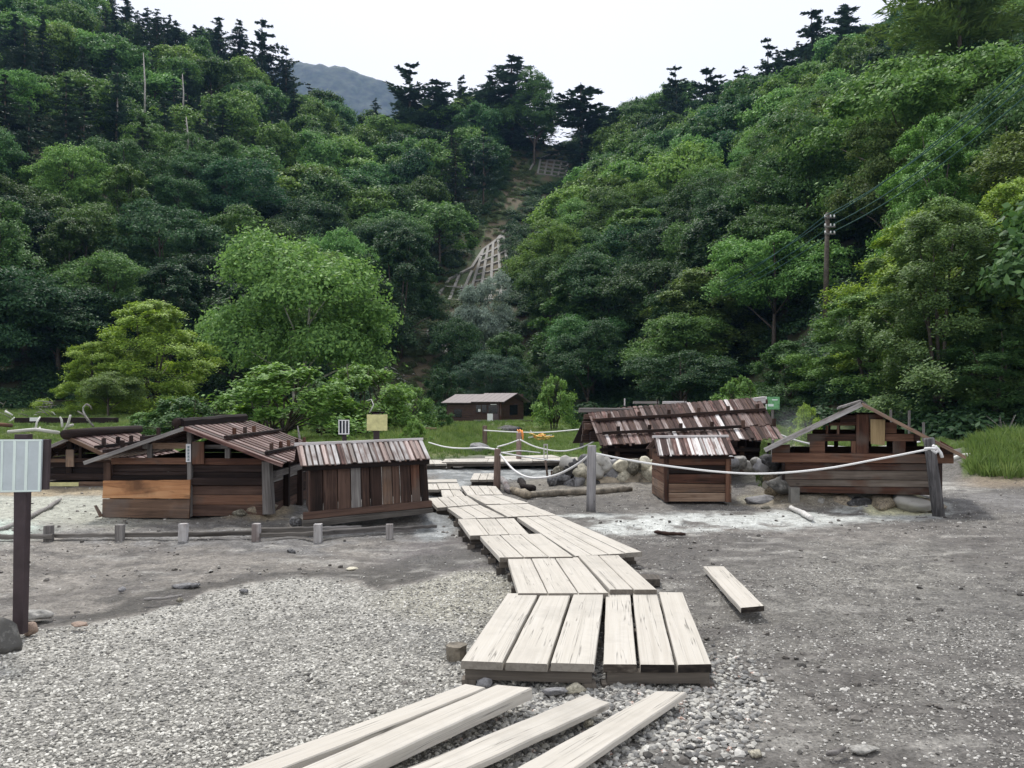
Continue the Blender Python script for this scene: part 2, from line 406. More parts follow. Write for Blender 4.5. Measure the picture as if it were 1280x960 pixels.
# ---------------------------------------------------------------- the ground sheet
def lerp3(a, b, t): return a*(1-t[:, None])+np.asarray(b)*t[:, None]
def blob(px, py, x, y, rx, ry, soft=.5):
    d = np.sqrt(((px-x)/rx)**2+((py-y)/ry)**2); return 1-sm(d, 1-soft, 1+soft*.4)
GX = [-400, 0, 60, 120, 200, 300, 400, 500, 600, 650, 720]
GY = [860, 806, 788, 770, 750, 736, 725, 716, 704, 702, 702]
def lane(px, py, pts, w):
    d = np.full(px.shape, 9.)
    for (x0, y0), (x1, y1) in zip(pts[:-1], pts[1:]):
        dx, dy = x1-x0, (y1-y0)*2.2; k = np.clip(((px-x0)*dx+(py-y0)*2.2*dy)/(dx*dx+dy*dy+1e-6), 0, 1)
        d = np.minimum(d, np.hypot(px-(x0+dx*k), (py-y0)*2.2-dy*k)/w)
    return 1-sm(d, .55, 1.25)
def groundmaps(x, y):
    """albedo, gravel amount, wetness, grass amount for ground points"""
    yy = np.maximum(y, 2.2)
    px, py = topix(x, yy, np.zeros_like(x))
    n1 = fbm(x*.9, y*.9, 41, 4); n2 = fbm(x*3.3, y*3.3, 57, 4); n3 = fbm(x*.28+4, y*.28, 77, 3); n4 = fbm(x*9, y*9, 91, 3)
    wob = (n1-.5)*95*np.clip((py-500)/250, .12, 1.6); wob2 = (n2-.5)*52*np.clip((py-500)/250, .12, 1.6)
    q = py+wob*.6+wob2*.5
    qx = px+wob+wob2
    col = np.tile(np.array([.155, .147, .136]), (len(x), 1)); grav = np.full(len(x), .35); wet = np.zeros(len(x))
    col *= (.5+1.0*n1)[:, None]
    # brownish mud between gravel bank and huts
    left = 1-sm(px, 620, 760)
    mud = sm(q, 640, 668)*left
    col = lerp3(col, np.array([.245, .228, .205]), mud*.75)
    purple = blob(qx, q, 575, 690, 120, 24)*left; col = lerp3(col, (.115, .105, .105), purple*.9); wet += purple*.35
    blue = blob(qx, q, 330, 664, 330, 12)*left; col = lerp3(col, (.19, .19, .19), blue*.8)
    g = np.interp(px, GX, GY); e = q-g
    band = (1-sm(np.abs(e+13), 5, 15))*left*sm(py, 640, 700); col = lerp3(col, (.06, .056, .05), band*.9); wet += band*.3
    gv = sm(e, -3, 9)*left; col = lerp3(col, (.36, .352, .325), gv); grav = grav*(1-gv)+gv
    edge = (1-sm(np.abs(e-12), 4, 26))*gv; col = lerp3(col, (.50, .49, .45), edge*.7)
    yel = blob(qx, q, 570, 735, 130, 38)*gv; col = lerp3(col, (.39, .375, .30), yel*.6)
    damp = blob(qx, q, 560, 790, 60, 22)*gv; col = lerp3(col, (.20, .20, .19), damp*.7)
    lowd = sm(q, 830, 960)*gv; col = lerp3(col, (.27, .262, .24), lowd*.6)
    # around the first boards: loose gravel fading out to dark mud on the right
    rg = blob(qx, q, 760, 890, 190, 70); col = lerp3(col, (.30, .29, .27), rg); grav = np.maximum(grav, rg)
    dk = blob(qx, q, 850, 945, 150, 30)*sm(px, 720, 800); col = lerp3(col, (.095, .09, .085), dk*.85); grav *= 1-dk*.7
    right = sm(px, 800, 900)
    r1 = blob(qx, q, 900, 700, 150, 60); col = lerp3(col, (.095, .088, .082), r1*.8); wet += r1*.2
    r2 = blob(qx, q, 1010, 660, 190, 14); col = lerp3(col, (.19, .175, .16), r2*.6)
    r3 = blob(qx, q, 960, 745, 130, 30); col = lerp3(col, (.10, .093, .084), r3*.6)
    r4 = blob(qx, q, 1080, 810, 300, 130); r4s = r4*sm(n3, .35, .65); col = lerp3(col, (.195, .188, .172), r4s*.85); grav = np.maximum(grav, r4s*.8)
    r5 = sm(px, 1050, 1250)*sm(q, 680, 760); col = lerp3(col, (.17, .165, .155), r5*.7); grav = np.maximum(grav, r5*.75)
    r6 = blob(qx, q, 1090, 700, 110, 45); col = lerp3(col, (.27, .26, .235), r6*.6); grav = np.maximum(grav, r6*.85)
    r7 = blob(qx, q, 1230, 625, 150, 16); col = lerp3(col, (.20, .195, .19), r7); grav *= 1-.6*r7
    r8 = blob(qx, q, 1130, 605, 110, 6); col = lerp3(col, (.42, .41, .38), r8*.8)
    col = lerp3(col, np.array([.10, .095, .09]), (sm(n2, .54, .72)*.6)*(1-gv*.7))
    n7 = fbm(x*1.5+9, y*4.2, 133, 5); mot = sm(n7, .50, .66)*(1-gv)*sm(py, 600, 650); col = lerp3(col, (.085, .078, .074), mot*.5); grav = grav*(1-.5*mot)
    n8 = fbm(x*2.3+5, y*5.5, 155, 5); lt_ = sm(n8, .60, .74)*(1-gv)*sm(py, 620, 670); col = lerp3(col, (.34, .33, .305), lt_*.5)
    # pale mineral run-off on the right, and beside the left hut
    ch = lane(qx-wob*.4, py+wob2*.35, [(700, 652), (780, 656), (870, 652), (960, 649), (1060, 640), (1160, 634)], 26)*sm(n2, .30, .52)
    col = lerp3(col, (.50, .52, .50), ch*.9); wet += ch*.25; grav *= 1-.7*ch
    ch2 = lane(px, py, [(1095, 634), (1160, 632)], 16); col = lerp3(col, (.62, .61, .42), ch2*.95)
    ch3 = blob(qx, q, 945, 590, 34, 9)+blob(qx, py, 945, 622, 26, 5); col = lerp3(col, (.46, .45, .36), np.clip(ch3, 0, 1)*.8)
    pl = blob(qx, py+wob2*.3, 30, 636, 230, 26)*(1-sm(px, 330, 380)); col = lerp3(col, (.43, .44, .38), pl*.85); grav *= 1-.7*pl
    pl2 = blob(qx, py, -20, 662, 90, 16); col = lerp3(col, (.45, .52, .47), pl2*.9)
    och = blob(qx, py+wob2*.3, 318, 640, 46, 9)+blob(qx, py, 30, 612, 160, 6); col = lerp3(col, (.33, .27, .18), np.clip(och, 0, 1)*.85)
    och2 = blob(qx, py, 1010, 622, 90, 12)+blob(qx, py, 790, 600, 80, 7); col = lerp3(col, (.31, .27, .19), np.clip(och2, 0, 1)*.7)
    sand = blob(qx, py, 740, 607, 120, 14); col = lerp3(col, (.235, .215, .18), sand*.6)
    # shallow creek bed
    ck = lane(px, py, [(540, 664), (566, 640), (548, 622), (560, 603), (600, 596), (650, 589), (720, 582)], 22)
    ck2 = blob(qx, py, 600, 588, 120, 7)
    ckk = np.clip(ck+ck2, 0, 1); col = lerp3(col, (.17, .185, .19), ckk*.9); wet += ckk*.8
    ckw = ckk*sm(n2, .5, .6); col = lerp3(col, (.42, .44, .44), ckw*.6)
    # meadow
    ml = 1-sm(py+wob*.15, np.interp(px, [-300, 120, 380, 545, 600, 730, 800, 1190, 1205, 1400], [574, 572, 566, 572, 569, 571, 556, 560, 598, 604])-3, np.interp(px, [-300, 120, 380, 545, 600, 730, 800, 1190, 1205, 1400], [574, 572, 566, 572, 569, 571, 556, 560, 598, 604])+2)
    ml = np.where(y > 34, 1, ml); grass = np.clip(ml, 0, 1)
    gc = np.array([.085, .13, .032])*(.6+.8*n1[:, None]); col = col*(1-grass[:, None])+gc*grass[:, None]
    brown = sm(n3, .55, .7)*grass; col = lerp3(col, (.15, .125, .06), brown*.4)
    vb = (1-sm(np.abs(py-602), 2, 7))*sm(px, 1180, 1230); col = lerp3(col, (.25, .20, .14), vb*.7)
    # hillside litter
    D = np.interp(np.clip(x/np.maximum(y, 4), -.9, .9), TK, DK)
    hill = sm(y-D, -6, 3)
    hc = np.array([.050, .045, .026])*(.5+1.0*n2[:, None]); hc = hc*(1-sm(n1, .4, .6)[:, None]*.6)+np.array([.04, .07, .02])*sm(n1, .4, .6)[:, None]*.6
    col = col*(1-hill[:, None])+hc*hill[:, None]
    col = np.clip(col*(.90+.2*n4[:, None]), .01, .8)
    return col, np.clip(grav, 0, 1)*(1-grass), np.clip(wet, 0, 1)*(1-grass), grass*(1-hill)

def make_ground():
    rows = list(np.linspace(-14, 2.0, 14, endpoint=False))
    y = 2.0
    while y < 62: rows.append(y); y *= 1.0080 if y < 30 else 1.013
    while y < 420: rows.append(y); y += 1.6 if y < 240 else 12
    rows = np.array(rows); nc = 560
    t = np.linspace(-1, 1, nc); t = .78*t+.42*t**5
    wd = np.sqrt(np.clip(rows, 0, None)**2+9)
    X = t[None, :]*wd[:, None]; Yg = np.repeat(rows[:, None], nc, 1)
    x = X.ravel(); yv = Yg.ravel(); z = H(x, yv)
    colr, gr, we, gs = groundmaps(x, yv)
    hx, hy = topix(x, yv, z); gu = np.zeros(len(x))
    for gx, gy, g_r in [(688, 206, 24), (655, 222, 20), (640, 250, 15), (622, 275, 15), (608, 305, 20), (606, 335, 30), (600, 362, 36), (565, 372, 24), (548, 408, 16), (548, 432, 24), (525, 425, 22), (515, 455, 34), (495, 485, 34), (535, 490, 24), (655, 458, 20), (640, 475, 18)]: gu = np.maximum(gu, 1-sm(np.hypot(hx-gx, hy-gy), g_r*.8, g_r*1.5))
    gu = gu*(yv > 60); gn = fbm(x*.35, yv*.35, 63, 4); gcol = np.where((gn > .5)[:, None], np.array([[.105, .088, .055]]), np.array([[.055, .085, .03]]))*(.6+.8*gn)[:, None]
    colr = colr*(1-gu[:, None])+gcol*gu[:, None]
    micro = (fbm(x*7, yv*7, 31, 3)-.5)*.03*(1-sm(yv, 14, 30)); z = z+micro*(1-gr*.5)
    idx = np.arange(len(rows)*nc).reshape(len(rows), nc)
    f = np.stack([idx[:-1, :-1], idx[:-1, 1:], idx[1:, 1:], idx[1:, :-1]], -1).reshape(-1, 4)
    # far mountain ridge comes separately
    m, tr, p, out = newmat('valley_floor_gravel_mud_and_turf'); L = tr.links.new
    ac = N(tr, 'ShaderNodeAttribute', attribute_name='albedo'); ag = N(tr, 'ShaderNodeAttribute', attribute_name='gravelly'); aw = N(tr, 'ShaderNodeAttribute', attribute_name='wet')
    tc = N(tr, 'ShaderNodeTexCoord')
    v1 = N(tr, 'ShaderNodeTexVoronoi', i_Scale=42.0); L(tc.outputs['Object'], v1.inputs['Vector'])
    v2 = N(tr, 'ShaderNodeTexVoronoi', i_Scale=95.0); L(tc.outputs['Object'], v2.inputs['Vector'])
    nn = N(tr, 'ShaderNodeTexNoise', i_Scale=9.0, i_Detail=8.0, i_Roughness=.7); L(tc.outputs['Object'], nn.inputs['Vector'])
    s1 = N(tr, 'ShaderNodeSeparateColor'); L(v1.outputs['Color'], s1.inputs[0]); s2 = N(tr, 'ShaderNodeSeparateColor'); L(v2.outputs['Color'], s2.inputs[0])
    g1 = ramp(tr, s1.outputs[0], [(0, (.45,)*3), (.55, (.9,)*3), (.93, (1.3,)*3), (1, (2.1,)*3)])
    g2 = ramp(tr, s2.outputs[0], [(0, (.6,)*3), (.6, (.95,)*3), (1, (1.6,)*3)])
    cell = mixc(tr, .5, g1, g2); 
    ng = ramp(tr, nn.outputs[0], [(.25, (.45,)*3), (.5, (1.0,)*3), (.75, (1.55,)*3)])
    n5 = N(tr, 'ShaderNodeTexNoise', i_Scale=38.0, i_Detail=4.0, i_Roughness=.8); L(tc.outputs['Object'], n5.inputs['Vector'])
    ng2 = ramp(tr, n5.outputs[0], [(.36, (.38,)*3), (.48, (.92,)*3), (.62, (1.12,)*3), (.72, (1.9,)*3)])  # dark specks in the colour stand for tiny shadows among mud crumbs
    c = mixc(tr, 1.0, ac.outputs['Color'], ng, 'MULTIPLY'); c = mixc(tr, .75, c, mixc(tr, 1.0, c, ng2, 'MULTIPLY'))
    c2 = mixc(tr, 1.0, c, cell, 'MULTIPLY'); amt = math_(tr, 'MULTIPLY_ADD', ag.outputs['Fac'], .7); tr.nodes[-1].inputs[2].default_value = .25
    c = mixc(tr, amt, c, c2); L(c, p.inputs['Base Color'])
    ro = math_(tr, 'MULTIPLY_ADD', aw.outputs['Fac'], -.55); tr.nodes[-1].inputs[2].default_value = .92; L(ro, p.inputs['Roughness'])
    p.inputs['Specular IOR Level'].default_value = .35
    hgt = math_(tr, 'ADD', math_(tr, 'MULTIPLY', math_(tr, 'MULTIPLY', v1.outputs['Distance'], -1.0), ag.outputs['Fac']), math_(tr, 'MULTIPLY', nn.outputs[0], .9))
    b = N(tr, 'ShaderNodeBump'); b.inputs['Strength'].default_value = .95; b.inputs['Distance'].default_value = .03; L(hgt, b.inputs['Height']); L(b.outputs[0], p.inputs['Normal'])
    me = fastmesh('ground', np.stack([x, yv, z], 1), f, m, smooth=True, extra={'albedo': ('FLOAT_COLOR', 'POINT', np.concatenate([colr, np.ones((len(x), 1))], 1)), 'gravelly': ('FLOAT', 'POINT', gr), 'wet': ('FLOAT', 'POINT', we)})
    return tag(link('ground', me), kind='structure')
ground = make_ground()

def far_mountain():
    xs = np.linspace(-1090, 560, 260); ys = np.linspace(1180, 1900, 90)
    X, Y = np.meshgrid(xs, ys); x = X.ravel(); y = Y.ravel()
    crest = np.interp(x/y, [-.9, -.5, -.32, -.265, -.22, -.16, -.12, -.05, .1, .3], [.32, .38, .424, .438, .433, .414, .38, .33, .22, .15])*1600
    prof = 1-np.abs(y-1600)/440
    z = crest*np.clip(prof, 0, 1)**.7*1.0
    z = z+(fbm(x/110, y/110, 5, 2)-.5)*14+(fbm(x/12, y/12, 8, 2)-.5)*12-16
    idx = np.arange(len(x)).reshape(X.shape)
    f = np.stack([idx[:-1, :-1], idx[:-1, 1:], idx[1:, 1:], idx[1:, :-1]], -1).reshape(-1, 4)
    m, t, p, out = newmat('distant_forest_canopy'); tc = N(t, 'ShaderNodeTexCoord'); n = N(t, 'ShaderNodeTexNoise', i_Scale=.09, i_Detail=5.0); t.links.new(tc.outputs['Object'], n.inputs['Vector'])
    t.links.new(ramp(t, n.outputs[0], [(.35, (.018, .030, .02)), (.65, (.05, .072, .038))]), p.inputs['Base Color']); p.inputs['Roughness'].default_value = .9
    return tag(link('mountain', fastmesh('mountain', np.stack([x, y, z], 1), f, m, True)), kind='structure')
far_mountain()

# ---------------------------------------------------------------- scattering for uncountable stuff
def scatter(name, protos, pts, scale, rot, pid, mats, color=None, extra_attr=None):
    """one object: the little shapes plus loose points; geometry nodes put a shape at every point"""
    nv = 0; V_ = []; F_ = []; P_ = []; A_ = []
    for k, pr in enumerate(protos):
        v, f = pr[0], pr[1]
        V_.append(np.asarray(v, float)+np.array([0, 0, -60.0])*0); F_ += [tuple(int(i)+nv for i in q) for q in f]; P_.append(np.full(len(v), -1-k)); nv += len(v)
        A_.append(pr[2] if len(pr) > 2 else np.zeros(len(v)))
    V_.append(np.asarray(pts, float)); P_.append(np.asarray(pid)); n = len(pts); A_.append(np.zeros(n))
    me = bpy.data.meshes.new(name); me.from_pydata(np.concatenate(V_).tolist(), [], F_)
    for m in mats: me.materials.append(m)
    z3 = np.zeros((nv, 3)); sc = np.asarray(scale, float); sc = np.repeat(sc[:, None], 3, 1) if sc.ndim == 1 else sc
    for nm, typ, arr, key in (('pid', 'INT', np.concatenate(P_).astype(np.int32), 'value'), ('sc', 'FLOAT_VECTOR', np.concatenate([z3, sc]).astype(np.float32), 'vector'), ('rt', 'FLOAT_VECTOR', np.concatenate([z3, np.asarray(rot, float)]).astype(np.float32), 'vector'), ('leafv', 'FLOAT', np.concatenate(A_).astype(np.float32), 'value')):
        a = me.attributes.new(nm, typ, 'POINT'); a.data.foreach_set(key, arr.ravel())
    o = link(name, me); tag(o, kind='stuff')
    if color: o.color = color
    ng = bpy.data.node_groups.new(name+'_nodes', 'GeometryNodeTree')
    ng.interface.new_socket('Geometry', in_out='INPUT', socket_type='NodeSocketGeometry'); ng.interface.new_socket('Geometry', in_out='OUTPUT', socket_type='NodeSocketGeometry')
    gi = ng.nodes.new('NodeGroupInput'); go = ng.nodes.new('NodeGroupOutput'); J = ng.nodes.new('GeometryNodeJoinGeometry'); L = ng.links.new
    def attr(nm, ty):
        a = ng.nodes.new('GeometryNodeInputNamedAttribute'); a.data_type = ty; a.inputs[0].default_value = nm; return a.outputs[0]
    pa = attr('pid', 'INT')
    def eq(v):
        c = ng.nodes.new('FunctionNodeCompare'); c.data_type = 'INT'; c.operation = 'EQUAL'; L(pa, c.inputs[2]); c.inputs[3].default_value = v; return c.outputs[0]
    for k in range(len(protos)):
        s1 = ng.nodes.new('GeometryNodeSeparateGeometry'); L(gi.outputs[0], s1.inputs[0]); L(eq(-1-k), s1.inputs[1])
        s2 = ng.nodes.new('GeometryNodeSeparateGeometry'); L(gi.outputs[0], s2.inputs[0]); L(eq(k), s2.inputs[1])
        ip = ng.nodes.new('GeometryNodeInstanceOnPoints'); L(s2.outputs[0], ip.inputs['Points']); L(s1.outputs[0], ip.inputs['Instance'])
        er = ng.nodes.new('FunctionNodeEulerToRotation'); L(attr('rt', 'FLOAT_VECTOR'), er.inputs[0]); L(er.outputs[0], ip.inputs['Rotation']); L(attr('sc', 'FLOAT_VECTOR'), ip.inputs['Scale'])
        L(ip.outputs[0], J.inputs[0])
    L(J.outputs[0], go.inputs[0])
    md = o.modifiers.new('scatter', 'NODES'); md.node_group = ng
    return o

def proto_rock(seed, sub=1, flat=(1, .8, .45)):
    v, f = ico(sub); v = v.copy(); o = Vector((seed*5.1, 2, seed))
    r = np.array([1+.45*mnoise.noise(Vector(p)*1.3+o) for p in v]); v = v*r[:, None]*np.array(flat)
    rs = np.random.default_rng(seed)
    for _ in range(4):
        n = rs.normal(size=3); n /= np.linalg.norm(n); dd = rs.uniform(.45, .7); q = v@n; mk = q > dd; v[mk] -= np.outer(q[mk]-dd, n)
    return v, f.tolist()
def stonemat(name, stops):
    m, t, p, out = newmat(name); oi = N(t, 'ShaderNodeObjectInfo'); tc = N(t, 'ShaderNodeTexCoord'); n = N(t, 'ShaderNodeTexNoise', i_Scale=1.6, i_Detail=3.0); t.links.new(tc.outputs['Object'], n.inputs['Vector'])
    f = math_(t, 'ADD', oi.outputs['Random'], math_(t, 'MULTIPLY', math_(t, 'SUBTRACT', n.outputs[0], .5), .3))
    t.links.new(ramp(t, f, stops), p.inputs['Base Color']); p.inputs['Roughness'].default_value = .8; return m
gravmat = stonemat('mixed_grey_gravel', [(0, (.08, .08, .08)), (.22, (.19, .19, .185)), (.55, (.33, .325, .305)), (.85, (.47, .46, .42)), (.97, (.60, .60, .57)), (1, (.33, .22, .18))])
chipmat = stonemat('pale_gravel_chips', [(0, (.09, .09, .085)), (.3, (.25, .243, .22)), (.65, (.43, .42, .38)), (1, (.68, .67, .62))])
fleckmat = stonemat('scattered_flat_chips', [(0, (.07, .065, .06)), (.3, (.20, .19, .175)), (.6, (.36, .35, .325)), (1, (.56, .55, .52))])

DECKPX = [[(572, 649), (645, 646), (700, 645), (803, 690), (822, 737), (891, 832), (745, 832), (575, 828), (640, 745), (624, 700)],
          [(535, 605), (572, 603), (620, 607), (665, 630), (700, 645), (600, 649), (535, 624)]]
DECKW = [[G(x, y, .05) for x, y in poly] for poly in DECKPX]
def inpoly(x, y, poly):
    r = np.zeros(len(x), bool); n = len(poly); j = n-1
    for i in range(n):
        xi, yi, xj, yj = poly[i].x, poly[i].y, poly[j].x, poly[j].y
        r ^= ((yi > y) != (yj > y)) & (x < (xj-xi)*(y-yi)/(yj-yi+1e-12)+xi); j = i
    return r
def gravel_points(n, ylo, yhi, tl, th, test):
    y = np.exp(rng.uniform(np.log(ylo), np.log(yhi), n)) if False else rng.uniform(ylo**.0+0, 1, n)
    # equal density on the picture is closer to what the eye can tell apart: sample log distance
    y = ylo*(yhi/ylo)**rng.uniform(0, 1, n)**.9
    x = rng.uniform(tl, th, n)*y
    keep = test(x, y); return x[keep], y[keep]
clodmat = stonemat('mud_clods_and_flat_stones', [(0, (.04, .038, .035)), (.5, (.12, .11, .10)), (.8, (.24, .23, .215)), (1, (.5, .49, .46))])
def add_stones():
    protos = [proto_rock(s, 1, fl) for s, fl in ((1, (1, .8, .45)), (2, (1, .7, .6)), (3, (1, .9, .35)), (4, (1, .75, .5)))]
    def place(name, n, ylo, yhi, tl, th, test, s0, s1, mat, sink=.25, label=None, power=2.0):
        x, y = gravel_points(n, ylo, yhi, tl, th, test)
        s = s0+(s1-s0)*rng.uniform(0, 1, len(x))**power
        z = H(x, y)+(fbm(x*7, y*7, 31, 3)-.5)*.03*(1-sm(y, 14, 30))*.5+s*.3*(1-sink*2)
        rot = np.stack([rng.normal(0, .25, len(x)), rng.normal(0, .25, len(x)), rng.uniform(0, 6.28, len(x))], 1)
        o = scatter(name, protos, np.stack([x, y, z], 1), s, rot, rng.integers(0, 4, len(x)), [mat])
        return o
    def bank(x, y):
        c, g, w_, gs = groundmaps(x, y); px, py = topix(x, y, np.zeros_like(x))
        return (g > rng.uniform(.45, .95, len(x))) & (px < 680)
    tag(place('gravel', 62000, 2.9, 9.0, -.75, .12, bank, .005, .0165, chipmat), 'fine pale grey gravel bank at left of the boardwalk', None)
    def clump(x, y):
        px, py = topix(x, y, np.zeros_like(x)); d = np.maximum(blob(px, py, 720, 885, 190, 70, .5), blob(px, py, 900, 880, 70, 90, .6)*.6)
        return d > rng.uniform(0.05, .8, len(x))
    tag(place('gravel', 17000, 2.9, 5.4, -.35, .45, clump, .010, .030, gravmat, power=1.5), 'loose rounded grey stones round the nearest boards', None)
    def rest(x, y):
        c, g, w_, gs = groundmaps(x, y); px, py = topix(x, y, np.zeros_like(x))
        cl = sm(fbm(x*1.1, y*1.1, 71, 4), .36, .62); return (gs < .2) & (rng.uniform(0, 1, len(x)) < (.10+.9*g*(px > 640))*(.15+1.1*cl)) & ~((px < 640) & (g > .8))
    tag(place('gravel', 120000, 2.9, 15, -.72, .72, rest, .004, .0145, fleckmat, power=2.2), 'small stone chips strewn over mud and path', None)
    def few(x, y):
        c, g, w_, gs = groundmaps(x, y); return (gs < .2) & (rng.uniform(0, 1, len(x)) < (1-.85*g)*sm(fbm(x*1.6, y*1.6, 19, 3), .38, .66))
    tag(place('gravel', 5200, 3.2, 17, -.72, .72, few, .012, .04, clodmat, power=3), 'larger flat stones lying here and there on the mud', None)
add_stones()

# ---------------------------------------------------------------- grass
grassmat = None
def add_grass():
    global grassmat
    m, t, p, out = newmat('grass_blade'); oi = N(t, 'ShaderNodeObjectInfo'); n = N(t, 'ShaderNodeTexNoise', i_Scale=.35, i_Detail=3.0); t.links.new(oi.outputs['Location'], n.inputs['Vector'])
    f = math_(t, 'ADD', math_(t, 'MULTIPLY', n.outputs[0], .7), math_(t, 'MULTIPLY', oi.outputs['Random'], .3))
    c = ramp(t, f, [(.25, (.07, .13, .03)), (.5, (.15, .235, .055)), (.68, (.23, .30, .09)), (.85, (.33, .30, .14))])
    t.links.new(c, p.inputs['Base Color']); p.inputs['Roughness'].default_value = .6
    tr = N(t, 'ShaderNodeBsdfTranslucent'); t.links.new(c, tr.inputs[0]); ms = N(t, 'ShaderNodeMixShader'); ms.inputs[0].default_value = .35
    t.links.new(p.outputs[0], ms.inputs[1]); t.links.new(tr.outputs[0], ms.inputs[2]); t.links.new(ms.outputs[0], out.inputs[0]); grassmat = m
    def tuft(seed, n, spread):
        rs = np.random.default_rng(seed); v = []; fs = []
        for i in range(n):
            a = rs.uniform(0, 6.28); r0 = rs.uniform(0, spread*.6); b = np.array([r0*math.cos(a), r0*math.sin(a), 0]); h = rs.uniform(.5, 1.0); ln = rs.uniform(.1, .6)
            d = np.array([math.cos(a), math.sin(a), 0])*ln; s = np.array([-math.sin(a+.7), math.cos(a+.7), 0])*.035; k = len(v)
            v += [b-s, b+s, b+d*.4+[0, 0, h*.6]+s*.7, b+d*.4+[0, 0, h*.6]-s*.7, b+d+[0, 0, h]]
            fs += [(k, k+1, k+2, k+3), (k+3, k+2, k+4)]
        return np.array(v), fs
    protos = [tuft(1, 16, .6), tuft(2, 12, .8), tuft(3, 20, .5)]
    n = 60000; y = rng.uniform(11, 72, n); x = rng.uniform(-.78, .78, n)*y
    c, g, w_, gs = groundmaps(x, y); keep = gs > rng.uniform(.3, .9, n); x = x[keep]; y = y[keep]; hh = rng.uniform(.08, .26, len(x))*(.75+.006*y)
    px, py = topix(x, y, np.zeros_like(x)); tall = blob(px, py, 1290, 575, 90, 30)+blob(px, py, 520, 556, 50, 12)+blob(px, py, 590, 543, 45, 8)
    hh = hh*(1+1.1*np.clip(tall, 0, 1))
    rot = np.stack([rng.normal(0, .1, len(x)), rng.normal(0, .1, len(x)), rng.uniform(0, 6.28, len(x))], 1)
    tag(scatter('grass', protos, np.stack([x, y, H(x, y)-.01], 1), hh, rot, rng.integers(0, 3, len(x)), [m]), 'green meadow grass between the huts and the forest')
    n = 5200; x = rng.uniform(8.2, 13.5, n); y = rng.uniform(15.3, 24, n)
    c, g, w_, gs = groundmaps(x, y); keep = (gs > .6) & (x/y > .575); x = x[keep]; y = y[keep]
    rot = np.stack([rng.normal(0, .15, len(x)), rng.normal(0, .15, len(x)), rng.uniform(0, 6.28, len(x))], 1)
    tag(scatter('grass', protos, np.stack([x, y, H(x, y)-.01], 1), rng.uniform(.14, .42, len(x)), rot, rng.integers(0, 3, len(x)), [m]), 'tall bright grass on the bank beside the path at right')
add_grass()
# ---------------------------------------------------------------- boardwalk
def deck_section(label, planks, z=.12, th=.045, endm='endgrain_shade', joists=(), group='boardwalk sections', jz=.30, wear=None, drop=0.0):
    """planks: list of 4 pixel corners (back-left, back-right, front-right, front-left)"""
    P = [[G(x, y, z) for x, y in pl] for pl in planks]
    c = sum((p for pl in P for p in pl), Vector())/(4*len(P)); gz = h1(c.x, c.y)
    r = root('boardwalk_section', (c.x, c.y, gz), label, 'boardwalk', group)
    for i, pl in enumerate(P):
        dz = random.uniform(-.004, .004)
        a, b, cc, d = [p+Vector((0, 0, dz)) for p in pl]
        g = .0045; u = (b-a).normalized()*g; v = (cc-d).normalized()*g
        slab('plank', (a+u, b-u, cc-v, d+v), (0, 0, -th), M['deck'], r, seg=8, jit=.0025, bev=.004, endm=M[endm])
    A = P[0][0]; B = P[-1][1]; C_ = P[-1][2]; D = P[0][3]
    for k, f in enumerate(joists or (.12, .5, .9)):
        p = A.lerp(D, f); q = B.lerp(C_, f); e = (q-p).normalized()
        beam('joist', p+e*.02-Vector((0, 0, th+.035)), q-e*.02-Vector((0, 0, th+.035)), .07, .066, M['deck_end'], r, jit=0)
        n = 3 if (q-p).length > .9 else 2
        for j in range(n):
            s = p.lerp(q, .05+.9*j/(n-1)); z0 = h1(s.x, s.y)-.05; z1 = z-th-.069
            if z1-z0 > .01: beam('stub_post', (s.x, s.y, z0), (s.x, s.y, z1), .08, .08, M['deck_end'], r, jit=0, seg=1)
    return r
def across(b0, f0, b1, f1, n):
    """split the quad between edges (b0-f0) and (b1-f1) into n planks"""
    L_ = []
    for i in range(n):
        u0, u1 = i/n, (i+1)/n
        q = lambda a, b, u: (a[0]+(b[0]-a[0])*u, a[1]+(b[1]-a[1])*u)
        L_.append([q(b0, b1, u0), q(b0, b1, u1), q(f0, f1, u1), q(f0, f1, u0)])
    return L_
deck_section('nearest left boardwalk section, three wide pale planks with even gaps', [
    [(633.8, 741.5), (673.0, 741.5), (628.5, 827.4), (575.5, 825.5)], [(675.2, 741.5), (714.0, 741.6), (685.0, 829.3), (630.8, 827.5)], [(716.6, 741.6), (755, 741.8), (743.6, 831), (687.5, 829.4)]], z=.115, th=.045, joists=(.1, .5, .965))
deck_section('nearest right boardwalk section, three cracked planks with wet dark ends', [
    [(756.8, 740), (788.2, 740), (796.8, 831.3), (753.2, 831)], [(789.8, 739.4), (821.4, 740), (844.5, 831.5), (799.4, 831.4)], [(823.2, 740.5), (854, 741), (890.5, 830.5), (846.2, 831.4)]], z=.10, th=.045, joists=(.1, .5, .97), endm='rotten')
deck_section('three broad planks directly behind the nearest left section', across((634, 697.5), (647, 741), (723, 696.5), (761, 741), 3), z=.13)
deck_section('two planks with a dark end, behind the nearest right section', across((722.6, 695), (761.8, 737), (774, 694), (822, 737), 2), z=.14, joists=(.15, .5, .93))
deck_section('upper half of the left track, three planks ending above the stepped edge', across((572, 649), (587, 669.5), (643, 647.5), (662, 667), 3), z=.14)
deck_section('lower half of the left track, three planks set one step to the right', across((599.5, 670.2), (624, 697), (676.5, 667.3), (717, 696), 3), z=.14)
deck_section('long right track of planks beside the slot in the boardwalk', across((646, 646.5), (719.3, 694.5), (697, 644), (803, 690), 4), z=.14, joists=(.08, .35, .65, .93))
deck_section('three planks left of the slanting seam, behind the slotted section', across((559, 634.5), (579, 648.3), (601, 631), (632, 646), 3), z=.14)
